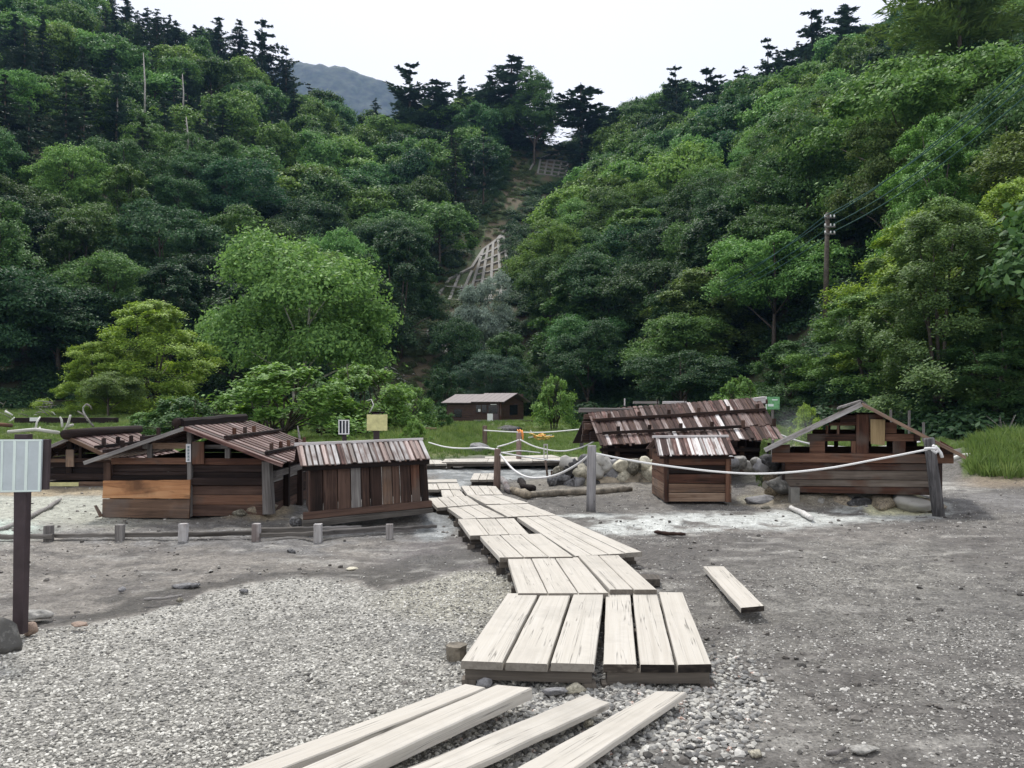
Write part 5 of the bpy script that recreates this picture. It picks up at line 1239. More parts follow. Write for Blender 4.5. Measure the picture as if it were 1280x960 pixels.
for px_, py_, D, Rp, col, lab in ((345, 452, 30, 105, 'shrubg', 'widest green shrub with many stems right behind the large left hut'), (450, 452, 33, 78, 'shrubg', 'green shrub with bare stems behind the barred white sign'), (505, 476, 36, 42, 'light', 'light green shrub right of the yellow board'), (232, 492, 29, 58, 'mid', 'dull green shrub left of the widest shrub behind the large hut'), (178, 512, 31, 34, 'light', 'low light shrub above the small far left hut'), (692, 467, 42, 35, 'shrubg', 'small round shrub by itself right of the toilet building'), (552, 460, 60, 30, 'dark', 'dark shrub left behind the toilet building'), (405, 470, 40, 50, 'mid', 'shadowed shrub between the two greenest shrubs'), (735, 500, 50, 26, 'dark', 'dark low shrub right of the small round shrub'), (548, 505, 40, 22, 'mid', 'low bushy green clump left of the toilet building'), (520, 520, 27, 20, 'shrubg', 'low leafy clump on the green bank behind the striped shed'), (275, 498, 33, 44, 'shrubg', 'green shrub between the dull green shrub and the widest shrub')):
    hero('shrub', px_, py_, D, Rp, col, lab, 'shrub')
# dead white trunks on the left slope
def snag(px, py0, py1, D, lab):
    a = V(px, py1, D); b = V(px+random.uniform(-3, 3), py0, D); b2 = a.lerp(b, .5)+Vector((.15, 0, 0)); w_ = .17
    r = root('dead_tree', a, lab, 'dead tree'); tube('trunk', [a, b2, b], [w_, w_*.75, w_*.3], M['snagwood'], r, n=7, rough=.1)
    L_ = []
    for k in range(9):
        u = .3+.65*k/9; p = a.lerp(b, u)-a; an = random.uniform(0, 6.28); l = random.uniform(.5, 1.3)*(1.2-u); L_.append(([p, p+Vector((math.cos(an)*l, math.sin(an)*l, l*.25))], [.05, .02]))
    for l in L_: 
        o = multi_tube('branch', [l], M['snagwood'], None, n=4, origin=a); par(o, r)
snag(181, 66, 142, 128, 'tallest bleached dead trunk standing on the left slope'); snag(145, 118, 152, 122, 'short bleached dead trunk left of the tallest one'); snag(229, 92, 140, 140, 'grey dead trunk right of the tallest bleached one'); snag(235, 146, 196, 116, 'dead trunk with twig stubs, lowest of the bleached trunks'); snag(221, 272, 310, 92, 'pale thin trunk showing among the leaves halfway down the left slope'); snag(159, 96, 118, 136, 'tiny dead stub high on the left slope')
# ---------------------------------------------------------------- things of the mid and near ground
# concrete lattice on the gully slope
def lattice(label, lines, w_=.42, lift=.25):
    P0 = hit(*lines[0][0]); r = root('slope_lattice', P0, label, 'retaining lattice')
    for ln in lines:
        pts = []
        for (x0, y0), (x1, y1) in zip(ln[:-1], ln[1:]):
            k = max(1, int(math.hypot(x1-x0, y1-y0)/9))
            for i in range(k): pts.append((x0+(x1-x0)*i/k, y0+(y1-y0)*i/k))
        pts.append(ln[-1]); W = []
        for p in pts:
            q = hit(*p)
            if not W or (abs(q.y-W[-1].y) < 14 and (q-W[-1]).length > .3): W.append(q)
        if len(W) < 2: continue
        vs_ = []; fs = []
        for i, q in enumerate(W):
            d = (W[min(i+1, len(W)-1)]-W[max(i-1, 0)]).normalized(); s = d.cross(Vector((0, -.5, .86))).normalized()*w_/2; u = Vector((0, -.5, .86))
            for a in (q-s-u*.3, q+s-u*.3, q+s+u*lift, q-s+u*lift): vs_.append(a-W[0])
        for i in range(len(W)-1):
            for j in range(4): fs.append((i*4+j, i*4+(j+1) % 4, i*4+4+(j+1) % 4, i*4+4+j))
        fs += [(3, 2, 1, 0), tuple(len(vs_)-4+j for j in range(4))]
        o = link('beam', mesh('beam', vs_, fs, [M['concrete']]), None, W[0]); par(o, r)
def grid(TL, TR, BL, BR, nu, nv):
    q = lambda u, v: tuple((1-v)*((1-u)*TL[i]+u*TR[i])+v*((1-u)*BL[i]+u*BR[i]) for i in (0, 1))
    return [[q(i/nu, 0), q(i/nu, .5), q(i/nu, 1)] for i in range(nu+1)]+[[q(0, j/nv), q(.5, j/nv), q(1, j/nv)] for j in range(nv+1)]
lattice('largest pale grey beam lattice holding the slope halfway up the gully', grid((604, 313), (629, 296), (585, 377), (640, 374), 4, 8)+[[(544, 376), (562, 350), (590, 335), (604, 313)], [(540, 376), (590, 377)], [(556, 360), (592, 362)], [(562, 376), (574, 345)], [(574, 377), (590, 340)], [(604, 313), (622, 300), (631, 288)]])
lattice('small beam lattice highest in the gully just under the skyline notch', grid((676, 199), (711, 204), (672, 218), (706, 222), 4, 4)+[[(662, 214), (668, 203)], [(676, 199), (692, 192)]])
lattice('curved strip of beams at the lower left end of the gully slope', [[(534, 417), (540, 430), (552, 441), (563, 446)], [(541, 413), (548, 426), (557, 436), (564, 440)], [(534, 417), (541, 413)], [(539, 428), (547, 424)], [(547, 437), (554, 432)], [(557, 443), (560, 437)]], w_=.3)

# brown toilet building
def building():
    D = 55.
    cx = (626-640)/FPX*D; C0 = Vector((cx, D, V(626, 530, D).z)); ul = Vector((-.93, .36, 0)); ur = Vector((.60, .80, 0)).normalized()
    r = root('toilet_building', C0, 'brown wooden toilet building with a purple-brown metal roof at the back of the meadow', 'building')
    hw = V(626, 503, D).z-C0.z; Lw = 4.05; Wd = 2.6
    def w_(name, o0, u, a, b, z0, z1, mat, out=0.0, th=.08):
        n = Vector((u.y, -u.x, 0)); n = n if n.y < 0 else -n
        p = o0+n*out; c = [p+u*a+Vector((0, 0, z1)), p+u*b+Vector((0, 0, z1)), p+u*b+Vector((0, 0, z0)), p+u*a+Vector((0, 0, z0))]
        return slab(name, c, -n*th, M[mat], r, seg=1, bev=.004)
    # horizontal siding boards
    nb = 8
    for k in range(nb):
        z0, z1 = .28+(hw-.28)*k/nb, .28+(hw-.28)*(k+1)/nb-.012
        w_('siding_board', C0, ul, 0, Lw, z0, z1, 'siding', .002*(k % 2)); w_('siding_board', C0, ur, 0.0, Wd, z0, z1, 'siding', .002*(k % 2))
    w_('foundation', C0, ul, -.02, 2.0, -.3, .27, 'concrete', .04); w_('foundation', C0, ul, 2.0, Lw, -.3, .27, 'siding', .0); w_('foundation', C0, ur, -.02, Wd, -.3, .27, 'concrete', .04)
    w_('window', C0, ul, 1.05, 1.85, .78, 1.3, 'glass', .03); w_('window', C0, ul, 2.95, 3.55, .45, 1.0, 'glass', .03)
    w_('window_frame', C0, ul, 1.0, 1.9, .72, .775, 'redbrown', .06); w_('window_frame', C0, ul, 1.43, 1.47, .78, 1.3, 'siding', .06)
    d = w_('door', C0, ul, .22, .92, .0, 1.3, 'metalroof', .03); w_('door_opening', C0, ul, .24, .9, .72, 1.28, 'glass', .06)
    w_('window', C0, ur, 1.0, 1.9, .62, 1.3, 'glass', .03); w_('notice', C0, ul, 1.5, 1.68, .84, 1.02, 'white', .06, .02)
    w_('notice', C0, ul, .3, .75, 1.31, 1.37, 'white', .06, .02); w_('corner_trim', C0, ul, -.04, .06, .28, hw, 'redbrown', .05); w_('drain_pipe', C0, ul, .14, .19, .2, hw, 'metalroof', .1)
    for v in (ur*Wd,): 
        for k in range(4): w_('siding_board', C0+v, ul, 0, Lw, .28+k*.45, .28+(k+1)*.45-.01, 'siding')
    w_('siding_board', C0+ul*Lw, ur, 0, Wd, 0, hw, 'siding')
    # roof: ridge parallel to ul, with the gable over ur
    up = Vector((0, 0, 1)); ov = .28; rh = .5; mid = ur*(Wd/2)
    def roofpair(a, b, dz):
        p0 = C0+ul*a+up*(hw+dz); p1 = C0+ul*b+up*(hw+dz)
        R0 = p0+mid+up*rh; R1 = p1+mid+up*rh; s = (mid+up*rh); e = s.normalized()*ov
        for kx in range(6):
            u0, u1 = kx/6, (kx+1)/6-.004
            slab('roof_sheet', [(p0-e).lerp(p1-e, u0), (p0-e).lerp(p1-e, u1), R0.lerp(R1, u1), R0.lerp(R1, u0)], (0, 0, -.06), M['metalroof'], r, seg=1)
        q0 = p0+ur*Wd; q1 = p1+ur*Wd; e2 = (mid*-1+up*rh).normalized()*ov
        slab('roof_sheet', [q0-e2, q1-e2, R1, R0], (0, 0, -.06), M['metalroof'], r, seg=1)
        slab('gable_wall', [C0+ul*max(a, .02)+up*hw, C0+ul*max(a, .02)+up*(hw+.01), C0+ul*max(a, .02)+mid+up*(hw+rh-.02), C0+ul*max(a, .02)+mid+up*hw], ul*.05, M['siding'], r, seg=1) if a < 0 else None
        slab('gable_wall', [C0+ul*max(a, .02)+mid+up*hw, C0+ul*max(a, .02)+mid+up*(hw+rh-.02), C0+ul*max(a, .02)+mid*2+up*(hw+.01), C0+ul*max(a, .02)+mid*2+up*hw], ul*.05, M['siding'], r, seg=1) if a < 0 else None
    roofpair(-.4, 2.1, .15); roofpair(2.1, Lw+.35, .08)
    n = Vector((-.36, -.93, 0)); p = C0+ul*.55+n*.6
    o = beam('standing_sign', p+up*.0, p+up*.72, .38, .03, M['white'], None, up=(0, 1, 0), seg=1, jit=0); tag(o, 'white standing notice in front of the toilet building door', 'sign')
    b = root('bench', V(668, 529, 51), 'dark wooden bench right of the toilet building', 'bench')
    for k in range(3): beam('seat_plank', V(653, 526+k*.5, 51+k*.2), V(684, 526.4+k*.5, 51+k*.2), .16, .07, M['black'], b, jit=0)
    for x in (658, 668, 679): q = V(x, 527, 51.2); beam('leg', q, (q.x, q.y, h1(q.x, q.y)-.05), .12, .12, M['black'], b, jit=0, seg=1)
building()

# rope posts and ropes
def post(px, ytop, ybot, wpx, label, mat='grey', lean=0.0, n=4, sink=.06, rnd=True, group=None):
    b = G(px+lean, ybot, 0); zb = h1(b.x, b.y)
    b = Vector((b.x, b.y, zb-sink)); t = V(px, ytop, b.y); wd = wpx/FPX*b.y
    pts = [b.lerp(t, k) for k in (0, .3, .65, .98, 1)]
    o = tube('rope_post', pts, [wd*.56, wd*.54, wd*.52, wd*.5, wd*.44], M[mat], n=10, rough=.04)
    # sides run along z, so the grain does too
    return tag(o, label, 'post', group)
M['postgrey'] = wood('silver_grey_post', [(.3, (.07, .068, .07)), (.5, (.19, .185, .19)), (.72, (.33, .32, .33))], grain=(26, 26, 1.4), crack=.8)
M['postbrown'] = wood('brown_grey_post', [(.3, (.06, .045, .04)), (.5, (.17, .12, .10)), (.72, (.30, .23, .21))], grain=(26, 26, 1.4), crack=.7)
post(1161, 547.5, 641, 13, 'thick grey rope post leaning in front of the right hut', 'postgrey', lean=13)
post(740, 556.5, 637, 11, 'grey upright rope post standing alone in the mud left of the board shed', 'postgrey', lean=-1.5)
post(622, 561, 611, 8, 'brownish rope post beside the small detached platform', 'postbrown', lean=-1)
post(648.5, 541, 581, 6.2, 'rope post behind the far boardwalk', 'postbrown')
post(606, 532, 558, 5.6, 'dark rope post by the green bank at the creek', 'postbrown')
post(727, 532, 563, 4.4, 'slim grey rope post left of the long low hut', 'postgrey')
post(941, 569, 588, 3, 'small pale stake between the board shed and right hut', 'postgrey')
def rope(label, pts, w_=2.6, group='white ropes strung between the posts'):
    """pts: (px, py, depth) control points, smoothed"""
    W = [V(*p) for p in pts]; out = []
    for i in range(len(W)-1):
        p0 = W[max(i-1, 0)]; p1 = W[i]; p2 = W[i+1]; p3 = W[min(i+2, len(W)-1)]
        for k in range(7):
            t = k/7; out.append(.5*((2*p1)+(p2-p0)*t+(2*p0-5*p1+4*p2-p3)*t*t+(3*p1-p0-3*p2+p3)*t**3))
    out.append(W[-1]); rad = w_*.42/FPX*(sum(p[2] for p in pts)/len(pts))
    o = tube('rope', out, rad, M['rope'], n=7); return tag(o, label, 'rope', None)
rope('white rope sagging in front of the board shed, tied to the leaning post', [(1159, 562, 11.15), (1100, 573.5, 11.3), (1030, 586, 11.5), (960, 592, 11.7), (900, 590, 11.8), (830, 582, 11.8), (780, 574, 11.75), (741, 566, 11.7)], 3.1)
rope('thick sagging white rope from the lone grey post to the brownish post', [(740, 566, 11.7), (722, 580, 12), (700, 592, 12.4), (680, 597, 12.9), (660, 596.5, 13.4), (643, 588, 13.9), (630, 574, 14.3), (622, 564, 14.5)], 3.2)
rope('thin rope from the brownish post to the boulder pile', [(622, 565, 14.5), (650, 570, 14.6), (680, 574.5, 14.8), (708, 576, 15.1)], 2.2)
rope('rope tied low between the brownish post and the post behind', [(622, 566.5, 14.5), (636, 565, 16), (650, 563.5, 17.6), (675, 566, 18.5)], 2)
rope('long rope crossing from the left behind the striped shed to the rope post', [(536, 553, 22), (556, 558.5, 20), (580, 560.5, 18), (603, 559.5, 16), (621, 562, 14.6), (621, 561, 14.6)], 2.2)
rope('rope rising from the brownish post to the post behind the far boardwalk', [(622, 558.5, 14.6), (636, 554.5, 17), (648, 550, 19.6)], 2)
rope('rope dipping from the post behind the far boardwalk towards the long hut', [(650, 549.5, 19.6), (668, 558, 19.4), (690, 563, 19.2), (708, 563.5, 19), (727, 559, 18.5), (742, 552, 17.8)], 2)
rope('nearly level rope across the grass between the two far posts', [(605, 538, 26.5), (640, 540, 26.2), (680, 540.5, 25.8), (727, 536.5, 25.2)], 1.9)
rope('white rope seen through the gaps behind the right hut', [(968, 540, 17), (990, 549, 17), (1020, 556, 17), (1060, 559, 17.3), (1110, 558, 17.8), (1150, 552, 18)], 2.6)
k_ = root('rope_knot', V(1169, 562, 11.1), 'white knotted rope end hanging from the leaning post', 'rope')
for pts, w_ in (([(1166, 557), (1172, 561), (1176, 566), (1178, 572)], .022), ([(1165, 562), (1170, 566), (1172, 563)], .02), ([(1166, 560), (1170, 558), (1174, 563), (1177, 568)], .018)):
    tube('rope_end', [V(x, y, 11.05) for x, y in pts], w_, M['rope'], k_, n=7)
tube('rope_wrap', [V(1156, 561, 10.97), V(1162, 560.5, 10.9), V(1169, 561, 10.97)], .019, M['rope'], k_, n=7)
s_ = root('marker_stake', G(684, 597, 0), 'slim stake with a small pale frame on top, in the creek mud', 'stake')
tube('stake', [G(684.5, 597, 0), V(681.5, 573, G(684, 597, 0).y)], .022, M['tan'], s_, n=6)
Ys = G(684, 597, 0).y
for x0, y0, x1, y1 in ((679.5, 555, 680.6, 575), (683.6, 555, 684.7, 575), (680.6, 555, 683.6, 557), (680.6, 573, 683.6, 575), (680.6, 565, 683.6, 566)): pb('frame', x0, y0, x1, y1, Ys, .02, 'pale', s_, seg=1)
t = G(690, 598, 0); o = tube('short_peg', [G(690, 598, 0)+Vector((0, 0, z_)) for z_ in (-.04, .16)], .03, M['redbrown'], n=7); tag(o, 'short reddish peg beside the framed marker stake', 'stake')

# low edging of logs and stakes at left
def edging():
    a = G(60, 672, 0); r = root('log_edging', a, 'low edging of weathered logs held by short white-topped stakes, left foreground', 'edging')
    for x, yt, yb, w_, m_ in ((61, 657, 674, 9, 'grey'), (150, 656, 673.5, 9, 'grey'), (229.5, 654.5, 673, 10, 'silver'), (320.5, 654.5, 672.5, 9, 'silver'), (397.5, 655, 672, 9, 'silver'), (487, 655, 670, 8, 'silver')):
        g = G(x, yb, 0); wd = w_/FPX*g.y; beam('stake', (g.x, g.y, -.08), (g.x, g.y, V(x, yt, g.y).z), wd, wd, M[m_], r, jit=.004, seg=3)
    for x0, y0, x1, y1, r_ in ((-70, 674, 66, 672.5, .035), (64, 671, 152, 671, .03), (153, 670.5, 231, 669.5, .032), (232, 670, 322, 668, .035), (322, 666, 399, 664.5, .045), (322, 670.5, 396, 669, .03), (400, 662, 452, 661, .03), (399, 668.5, 489, 662, .04), (489, 663, 545, 659, .025)):
        p, q = G(x0, y0, .02), G(x1, y1, .02); n = 7
        beam('log', p+Vector((0, 0, r_*.5)), q+Vector((0, 0, r_*.6)), r_*1.4, r_*1.5, M['edge' if x0 < 390 else 'grey'], r, seg=10, jit=.008, bev=.01)
edging()
def log(name, label, pts, r_, mat, cat='log', rough=.14, z=.0, n=9):
    W = [G(x, y, z) for x, y in pts]; out = []
    for a, b in zip(W[:-1], W[1:]):
        for i in range(4): out.append(a.lerp(b, i/4))
    out.append(W[-1]); out = [p+Vector((0, 0, max(0, h1(p.x, p.y))+(r_ if not hasattr(r_, '__len__') else r_[0])*.5)) for p in out]
    rr = [r_*random.uniform(.8, 1.15) for _ in out]; rr[0] *= .8; rr[-1] *= .6
    return tag(tube(name, out, rr, M[mat], n=n, rough=rough), label, cat)
log('driftwood_log', 'brownish log lying along the mud in front of the boulder pile', [(655, 621), (700, 618), (745, 616.5), (790, 615.5)], .06, 'crust')
log('driftwood_log', 'pale crusted log end near the first rope post', [(640, 615), (662, 622)], .08, 'dirtpile')
log('driftwood_log', 'whitened stump piece at the foot of the brownish rope post', [(627, 600), (631, 608), (636, 616)], .06, 'silver')
log('driftwood_log', 'pale broken branch with a dark end lying on the white run-off', [(989, 636.5), (1002, 642), (1015, 650)], .04, 'bone')
log('driftwood_log', 'dark twig lying on the white run-off right of the boardwalk', [(818, 666), (836, 668), (857, 669)], .022, 'brown')
log('pole', 'long pale pole slanting across the white mud at far left', [(-30, 676), (20, 656), (60, 636), (76, 625)], .03, 'grey', 'pole', .05)
log('driftwood_log', 'thin pale log lying by the far right path edge', [(1180, 591), (1206, 590.5), (1222, 592)], .05, 'bone')
log('driftwood_log', 'tiny pale stick on the bottom right gravel', [(1034, 944), (1046, 941.5), (1056, 937)], .012, 'grey')
log('driftwood_log', 'flat pale splinter on the dark mud left of centre', [(180, 750), (205, 749), (228, 745)], .012, 'grey')
log('driftwood_log', 'crusty dark root mass by the creek bend', [(650, 604), (655, 611), (668, 613)], .07, 'black')
def stones(items, name, cat, sub=3):
    for k, (px, py, s, sc, m_, lab) in enumerate(items):
        g = G(px, py, 0); o = link(name, rock_mesh(name, 300+int(px)*3+k, M[m_], sub, .4, sc), None, (g.x, g.y, max(-.02, h1(g.x, g.y))+s*sc[2]*.35)); o.scale = (s, s, s); o.rotation_euler = (0, 0, random.uniform(-.3, .3)); tag(o, lab, cat)
stones([(2, 804, .135, (1, .8, .95), 'stone', 'large rounded grey stone at the foot of the notice board post'), (36, 786, .055, (.95, .8, .9), 'stone_pink', 'pinkish block of stone just right of the notice board post'), (42, 768, .095, (1.3, .7, .55), 'stone', 'flat grey stone behind the pinkish one'),
        (99, 778, .05, (1.4, .8, .3), 'stone_pink', 'small flat buff stone on the gravel edge'), (232, 731, .085, (1.3, .7, .35), 'stone_dark', 'flat dark stone lying on the mud at left'), (152, 736, .03, (1, 1, .8), 'stone_dark', 'small dark lump of mud left of the flat stone'),
        (225, 748, .03, (1, .9, .6), 'stone_pale', 'small white pebble beside the pale splinter'), (364, 688, .045, (1.2, .8, .7), 'stone_dark', 'single dark stone below the striped shed'), (305, 737, .035, (1.2, .8, .6), 'stone_dark', 'small dark stone at the upper gravel edge'),
        (440, 709, .04, (1.4, .9, .4), 'stone_pale', 'pale flat stone on the mud right of the single dark stone'), (1079, 933, .05, (1.5, .7, .4), 'stone', 'flat stone near the bottom right'), (945, 938, .03, (1.1, .8, .6), 'stone_pale', 'pale stone on the dark mud at bottom'), (735, 900, .03, (1, .8, .7), 'stone_pale', 'single white stone between the two right foreground planks'),
        (606, 852, .05, (1, .8, .7), 'stone_dark', 'dark stone wedged under the nearest left planks'), (718, 858, .045, (1.4, .8, .6), 'stone_pale', 'yellowish stone in front of the nearest planks'), (692, 862, .05, (1.4, .7, .5), 'stone_dark', 'blue-grey flat stone in front of the nearest planks'),
        (950, 626, .17, (1.5, .9, .5), 'stone_dark', 'flat dark boulder on the slope left of the right hut'), (958, 634, .07, (1.2, .8, .5), 'stone_pale', 'white stone below the flat dark boulder'), (1252, 588, .17, (1.3, .8, .5), 'stone_pale', 'pale boulder at the foot of the grassy bank'), (636, 541, .5, (1.5, 1, .6), 'stone_dark', 'dark boulder in front of the toilet building'), (599, 565, .28, (1.3, .8, .8), 'stone_dark', 'dark boulder beside the dark rope post'),
        (300, 646, .09, (1.4, .8, .6), 'stone_pale', 'light broken stone by the large left hut corner'), (322, 644, .16, (1.6, .9, .6), 'dirtpile', 'ochre crust lump beneath the large left hut corner'), (371, 655, .09, (1, .8, .9), 'stone_dark', 'dark stone with a white patch beside the striped shed'), (785, 604, .06, (.8, .8, 1.2), 'stone_dark', 'mossy little stump on the sand before the boulder wall')], 'stone', 'stone')
# boulder wall round the long hut
def wallstones():
    r = root('boulder_wall', G(760, 606, 0), 'rounded boulders, dark at left and pale yellow at right, edging the long low hut', 'stone wall')
    S = [(703, 597, .22, 'd'), (716, 585, .2, 'd'), (722, 603, .26, 'd'), (708, 578, .17, 'g'), (728, 590, .22, 'p'), (736, 600, .22, 'p'), (700, 590, .15, 'p'), (745, 588, .2, 'g'), (757, 583, .2, 'g'), (766, 594, .16, 'd'), (752, 598, .23, 'd'), (763, 604, .15, 'p'), (768, 580, .13, 'd'), (733, 578, .18, 'd'), (750, 576, .16, 'g'), (742, 606, .16, 'd'),
         (777, 583, .19, 'p'), (779, 597, .24, 'p'), (792, 582, .2, 'p'), (797, 597, .26, 'p'), (806, 580, .18, 'p'), (815, 594, .28, 'p'), (786, 604, .14, 'p'), (822, 581, .2, 'p'), (690, 601, .13, 'd'), (713, 606, .15, 'd'),
         (914, 579, .16, 'd'), (925, 578, .17, 'g'), (935, 583, .13, 'g'), (917, 589, .12, 'g'), (952, 582, .16, 'd'), (962, 580, .2, 'd'), (972, 588, .18, 'g'), (966, 597, .17, 'o'), (974, 604, .2, 'o'), (968, 612, .18, 'o'), (976, 618, .17, 'o'), (946, 578, .13, 'g'), (961, 606, .12, 'g')]
    for k, (px, py, s, m_) in enumerate(S):
        Y = 15.0 if px < 900 else 14.6
        if px > 945: Y = 13.4
        p = V(px, py, Y+random.uniform(-.08, .08)); s *= .92
        o = link('boulder', rock_mesh('boulder', 700+k, M[{'d': 'stone_dark', 'p': 'stone_pale', 'g': 'stone', 'o': 'dirtpile'}[m_]], 3, .32, (1, .85, .92)), None, p); o.scale = (s, s, s); o.rotation_euler = (random.uniform(-.3, .3), random.uniform(-.3, .3), k); par(o, r)
    o = link('packed_earth', rock_mesh('packed_earth', 799, M['dirtpile'], 3, .2, (1.4, .7, .45)), None, V(790, 606, 15.4)); par(o, r)
wallstones()
g = G(951, 610, 0); 
hero('shrub', 954, 600, g.y, 10, 'olive', 'tiny dark green plant on the crusted ground left of the right hut', 'plant')

# signs and boards
def notice_board():
    g = G(21.5, 792, 0); Y = g.y; r = root('notice_board', g, 'faded notice board on a dark post with blank bluish panel and pale strips, left foreground', 'sign')
    slab('post', [V(17.5, 543, Y), V(34.5, 543, Y), V(28.5, 793, Y), V(15, 793, Y)], (0, .06, 0), M['signpost'], r, seg=10, jit=.001)
    slab('backing_board', [V(-12, 549.5, Y-.03), V(61.5, 549, Y-.03), V(59, 612, Y-.03), V(-14, 613, Y-.03)], (0, .028, 0), M['signpost'], r, seg=3)
    slab('panel', [V(-10, 549.6, Y-.05), V(52.2, 549.4, Y-.05), V(50, 614.6, Y-.05), V(-12, 616, Y-.05)], (0, .018, 0), M['signgrey'], r, seg=3)
    for x0, x1 in ((1.5, 4.2), (16.5, 20.2), (31.5, 35.2), (48.6, 51.6)):
        slab('strip', [V(x0, 550.6, Y-.053), V(x1, 550.6, Y-.053), V(x1-1.6, 613.4, Y-.053), V(x0-1.6, 613.4, Y-.053)], (0, .0025, 0), M['signpale'], r, seg=1, bev=.0005)
    slab('strip', [V(-9, 549.8, Y-.0535), V(52, 549.6, Y-.0535), V(52, 551.4, Y-.0535), V(-9, 551.6, Y-.0535)], (0, .0035, 0), M['signpale'], r, seg=1, bev=.0005); slab('strip', [V(-11, 613.2, Y-.0535), V(50, 612.6, Y-.0535), V(50, 614.4, Y-.0535), V(-11, 615.4, Y-.0535)], (0, .0035, 0), M['signpale'], r, seg=1, bev=.0005)
notice_board()
def yellow_board():
    Y = 17.; r = root('yellow_board', G(470, 594, 0), 'blank pale yellow board on a dark post behind the striped shed', 'sign')
    b = V(470, 540, Y); beam('post', (b.x, Y+.06, -.02), (b.x, Y+.06, V(470, 515, Y).z), .12, .08, M['signpost'], r, up=(0, 1, 0), jit=0)
    slab('board', [V(458.5, 518.2, Y), V(484, 518.2, Y), V(484, 538.4, Y), V(458.5, 538.4, Y)], (0, .03, 0), M['yellow'], r, seg=2)
    for x0, y0, x1, y1 in ((463, 514.5, 480, 516.5),): pb('cap', x0, y0, x1, y1, Y+.02, .06, 'black', r, seg=1)
    Y = 18.; r = root('barred_sign', V(429, 560, Y), 'small dark sign with white frame and three white bars, left of the yellow board', 'sign')
    b = V(430, 545, Y); beam('post', (b.x, Y+.05, -.02), (b.x, Y+.05, V(430, 527, Y).z), .09, .06, M['signpost'], r, up=(0, 1, 0), jit=0)
    pb('panel', 423.4, 525, 436, 542.5, Y, .03, 'navy', r, seg=1)
    for x0, y0, x1, y1 in ((423, 524.8, 424.3, 543), (427, 526, 428.6, 541.6), (431, 526, 432.6, 541.6), (435, 524.8, 436.6, 543), (424.3, 524.8, 435, 526), (424.3, 541.6, 435, 543)): pb('white_bar', x0, y0, x1, y1, Y-.012, .01, 'white', r, seg=1, bev=.001)
    Y = 20.; r = root('green_notice', V(966, 520, Y), 'small green notice on a thin post behind the right end of the long roof', 'sign')
    pb('panel', 958.3, 496, 974.6, 511.8, Y, .03, 'green', r, seg=1); pb('frame', 957.6, 495.4, 958.3, 512, Y-.01, .03, 'white', r, seg=1); b = V(966.5, 520, Y); beam('post', (b.x, Y+.05, -.02), (b.x, Y+.05, V(966, 497, Y).z), .06, .05, M['grey'], r, jit=0)
    pb('pale_mark', 960, 505, 967, 508, Y-.004, .003, 'signpale', r, seg=1, bev=.0005); pb('pale_mark', 965, 499, 972, 500.5, Y-.004, .003, 'signpale', r, seg=1, bev=.0005)
yellow_board()
# yellow and orange tape tangle
r = root('tape_tangle', G(674, 549, .0), 'tangle of yellow barrier tape lying on the grass', 'barrier tape'); Yt = 30.
for k in range(16):
    a = V(672+random.uniform(-6, 12), 545+random.uniform(-3, 1.5), Yt+random.uniform(-.4, .4)); pts = [a]
    for i in range(4): a = a+Vector((random.uniform(-.13, .2), random.uniform(-.1, .1), random.uniform(-.07, .06))); pts.append(a)
    tube('tape_strand', pts, .028, M['yellowcloth' if k % 5 else 'orangecloth'], r, n=4)
tube('pale_stick', [V(660, 547, Yt), V(690, 544, Yt)], .02, M['bone'], r, n=5); tube('pale_stick', [V(663, 538, Yt), V(668, 548, Yt)], .02, M['bone'], r, n=5)
r = root('tape_strips', V(651, 545, 20), 'orange tape strips fluttering at the post behind the far boardwalk', 'barrier tape')
for x0, y0, x1, y1 in ((650, 537, 652, 545), (652.5, 538, 653.5, 549), (647, 537.5, 649, 542)): tube('tape_strand', [V(x0, y0, 20.5), V((x0+x1)/2+.7, (y0+y1)/2, 20.4), V(x1, y1, 20.5)], .022, M['orangecloth'], r, n=4)
# utility pole and wires
def utility_pole():
    D = 52.; x = (1034-640)/FPX*D; zt = V(1036, 266, D).z; zb = h1(x, D)
    r = root('utility_pole', (x, D, zb), 'brown utility pole with white insulators in front of the right slope', 'pole')
    tube('pole', [(x-.1, D, zb-.5), (x, D, (zb+zt)/2), (x+.12, D, zt)], [.20, .17, .14], M['bark'], r, n=10)
    for k, py in enumerate((273, 284, 293)):
        z = V(1036, py, D).z; beam('cross_arm', (x-.15, D-.15, z), (x+.55, D-.15, z), .08, .08, M['grey'], r, jit=0)
        for dx in (-.1, .25, .5): tube('insulator', [(x+dx, D-.15, z+.04), (x+dx, D-.15, z+.2)], [.06, .045], M['white'], r, n=7)
        tube('steel_band', [(x+.1, D, z-.05), (x+.1, D, z+.05)], .165, M['pale'], r, n=10)
    for k, (py, dx) in enumerate(((272, .5), (274, -.1), (284, .5), (293, .5))):
        a = Vector((x+dx, D-.15, V(1036, py, D).z+.2))
        b = V(1330, 30+k*16, 30); pts = [a.lerp(b, i/14)-Vector((0, 0, 1.1*4*(i/14)*(1-i/14)*.55)) for i in range(15)]
        c = V(905, 352+k*6, 62); pts2 = [a.lerp(c, i/8)-Vector((0, 0, .5*4*(i/8)*(1-i/8)*.5)) for i in range(9)]
        w_ = ('topmost', 'second', 'third', 'lowest')[k]
        o = tube('wire', pts2[::-1]+pts[1:], .03, M['wire'], n=5); tag(o, w_+' of the four wires climbing from the utility pole to the upper right', 'wire')
utility_pole()
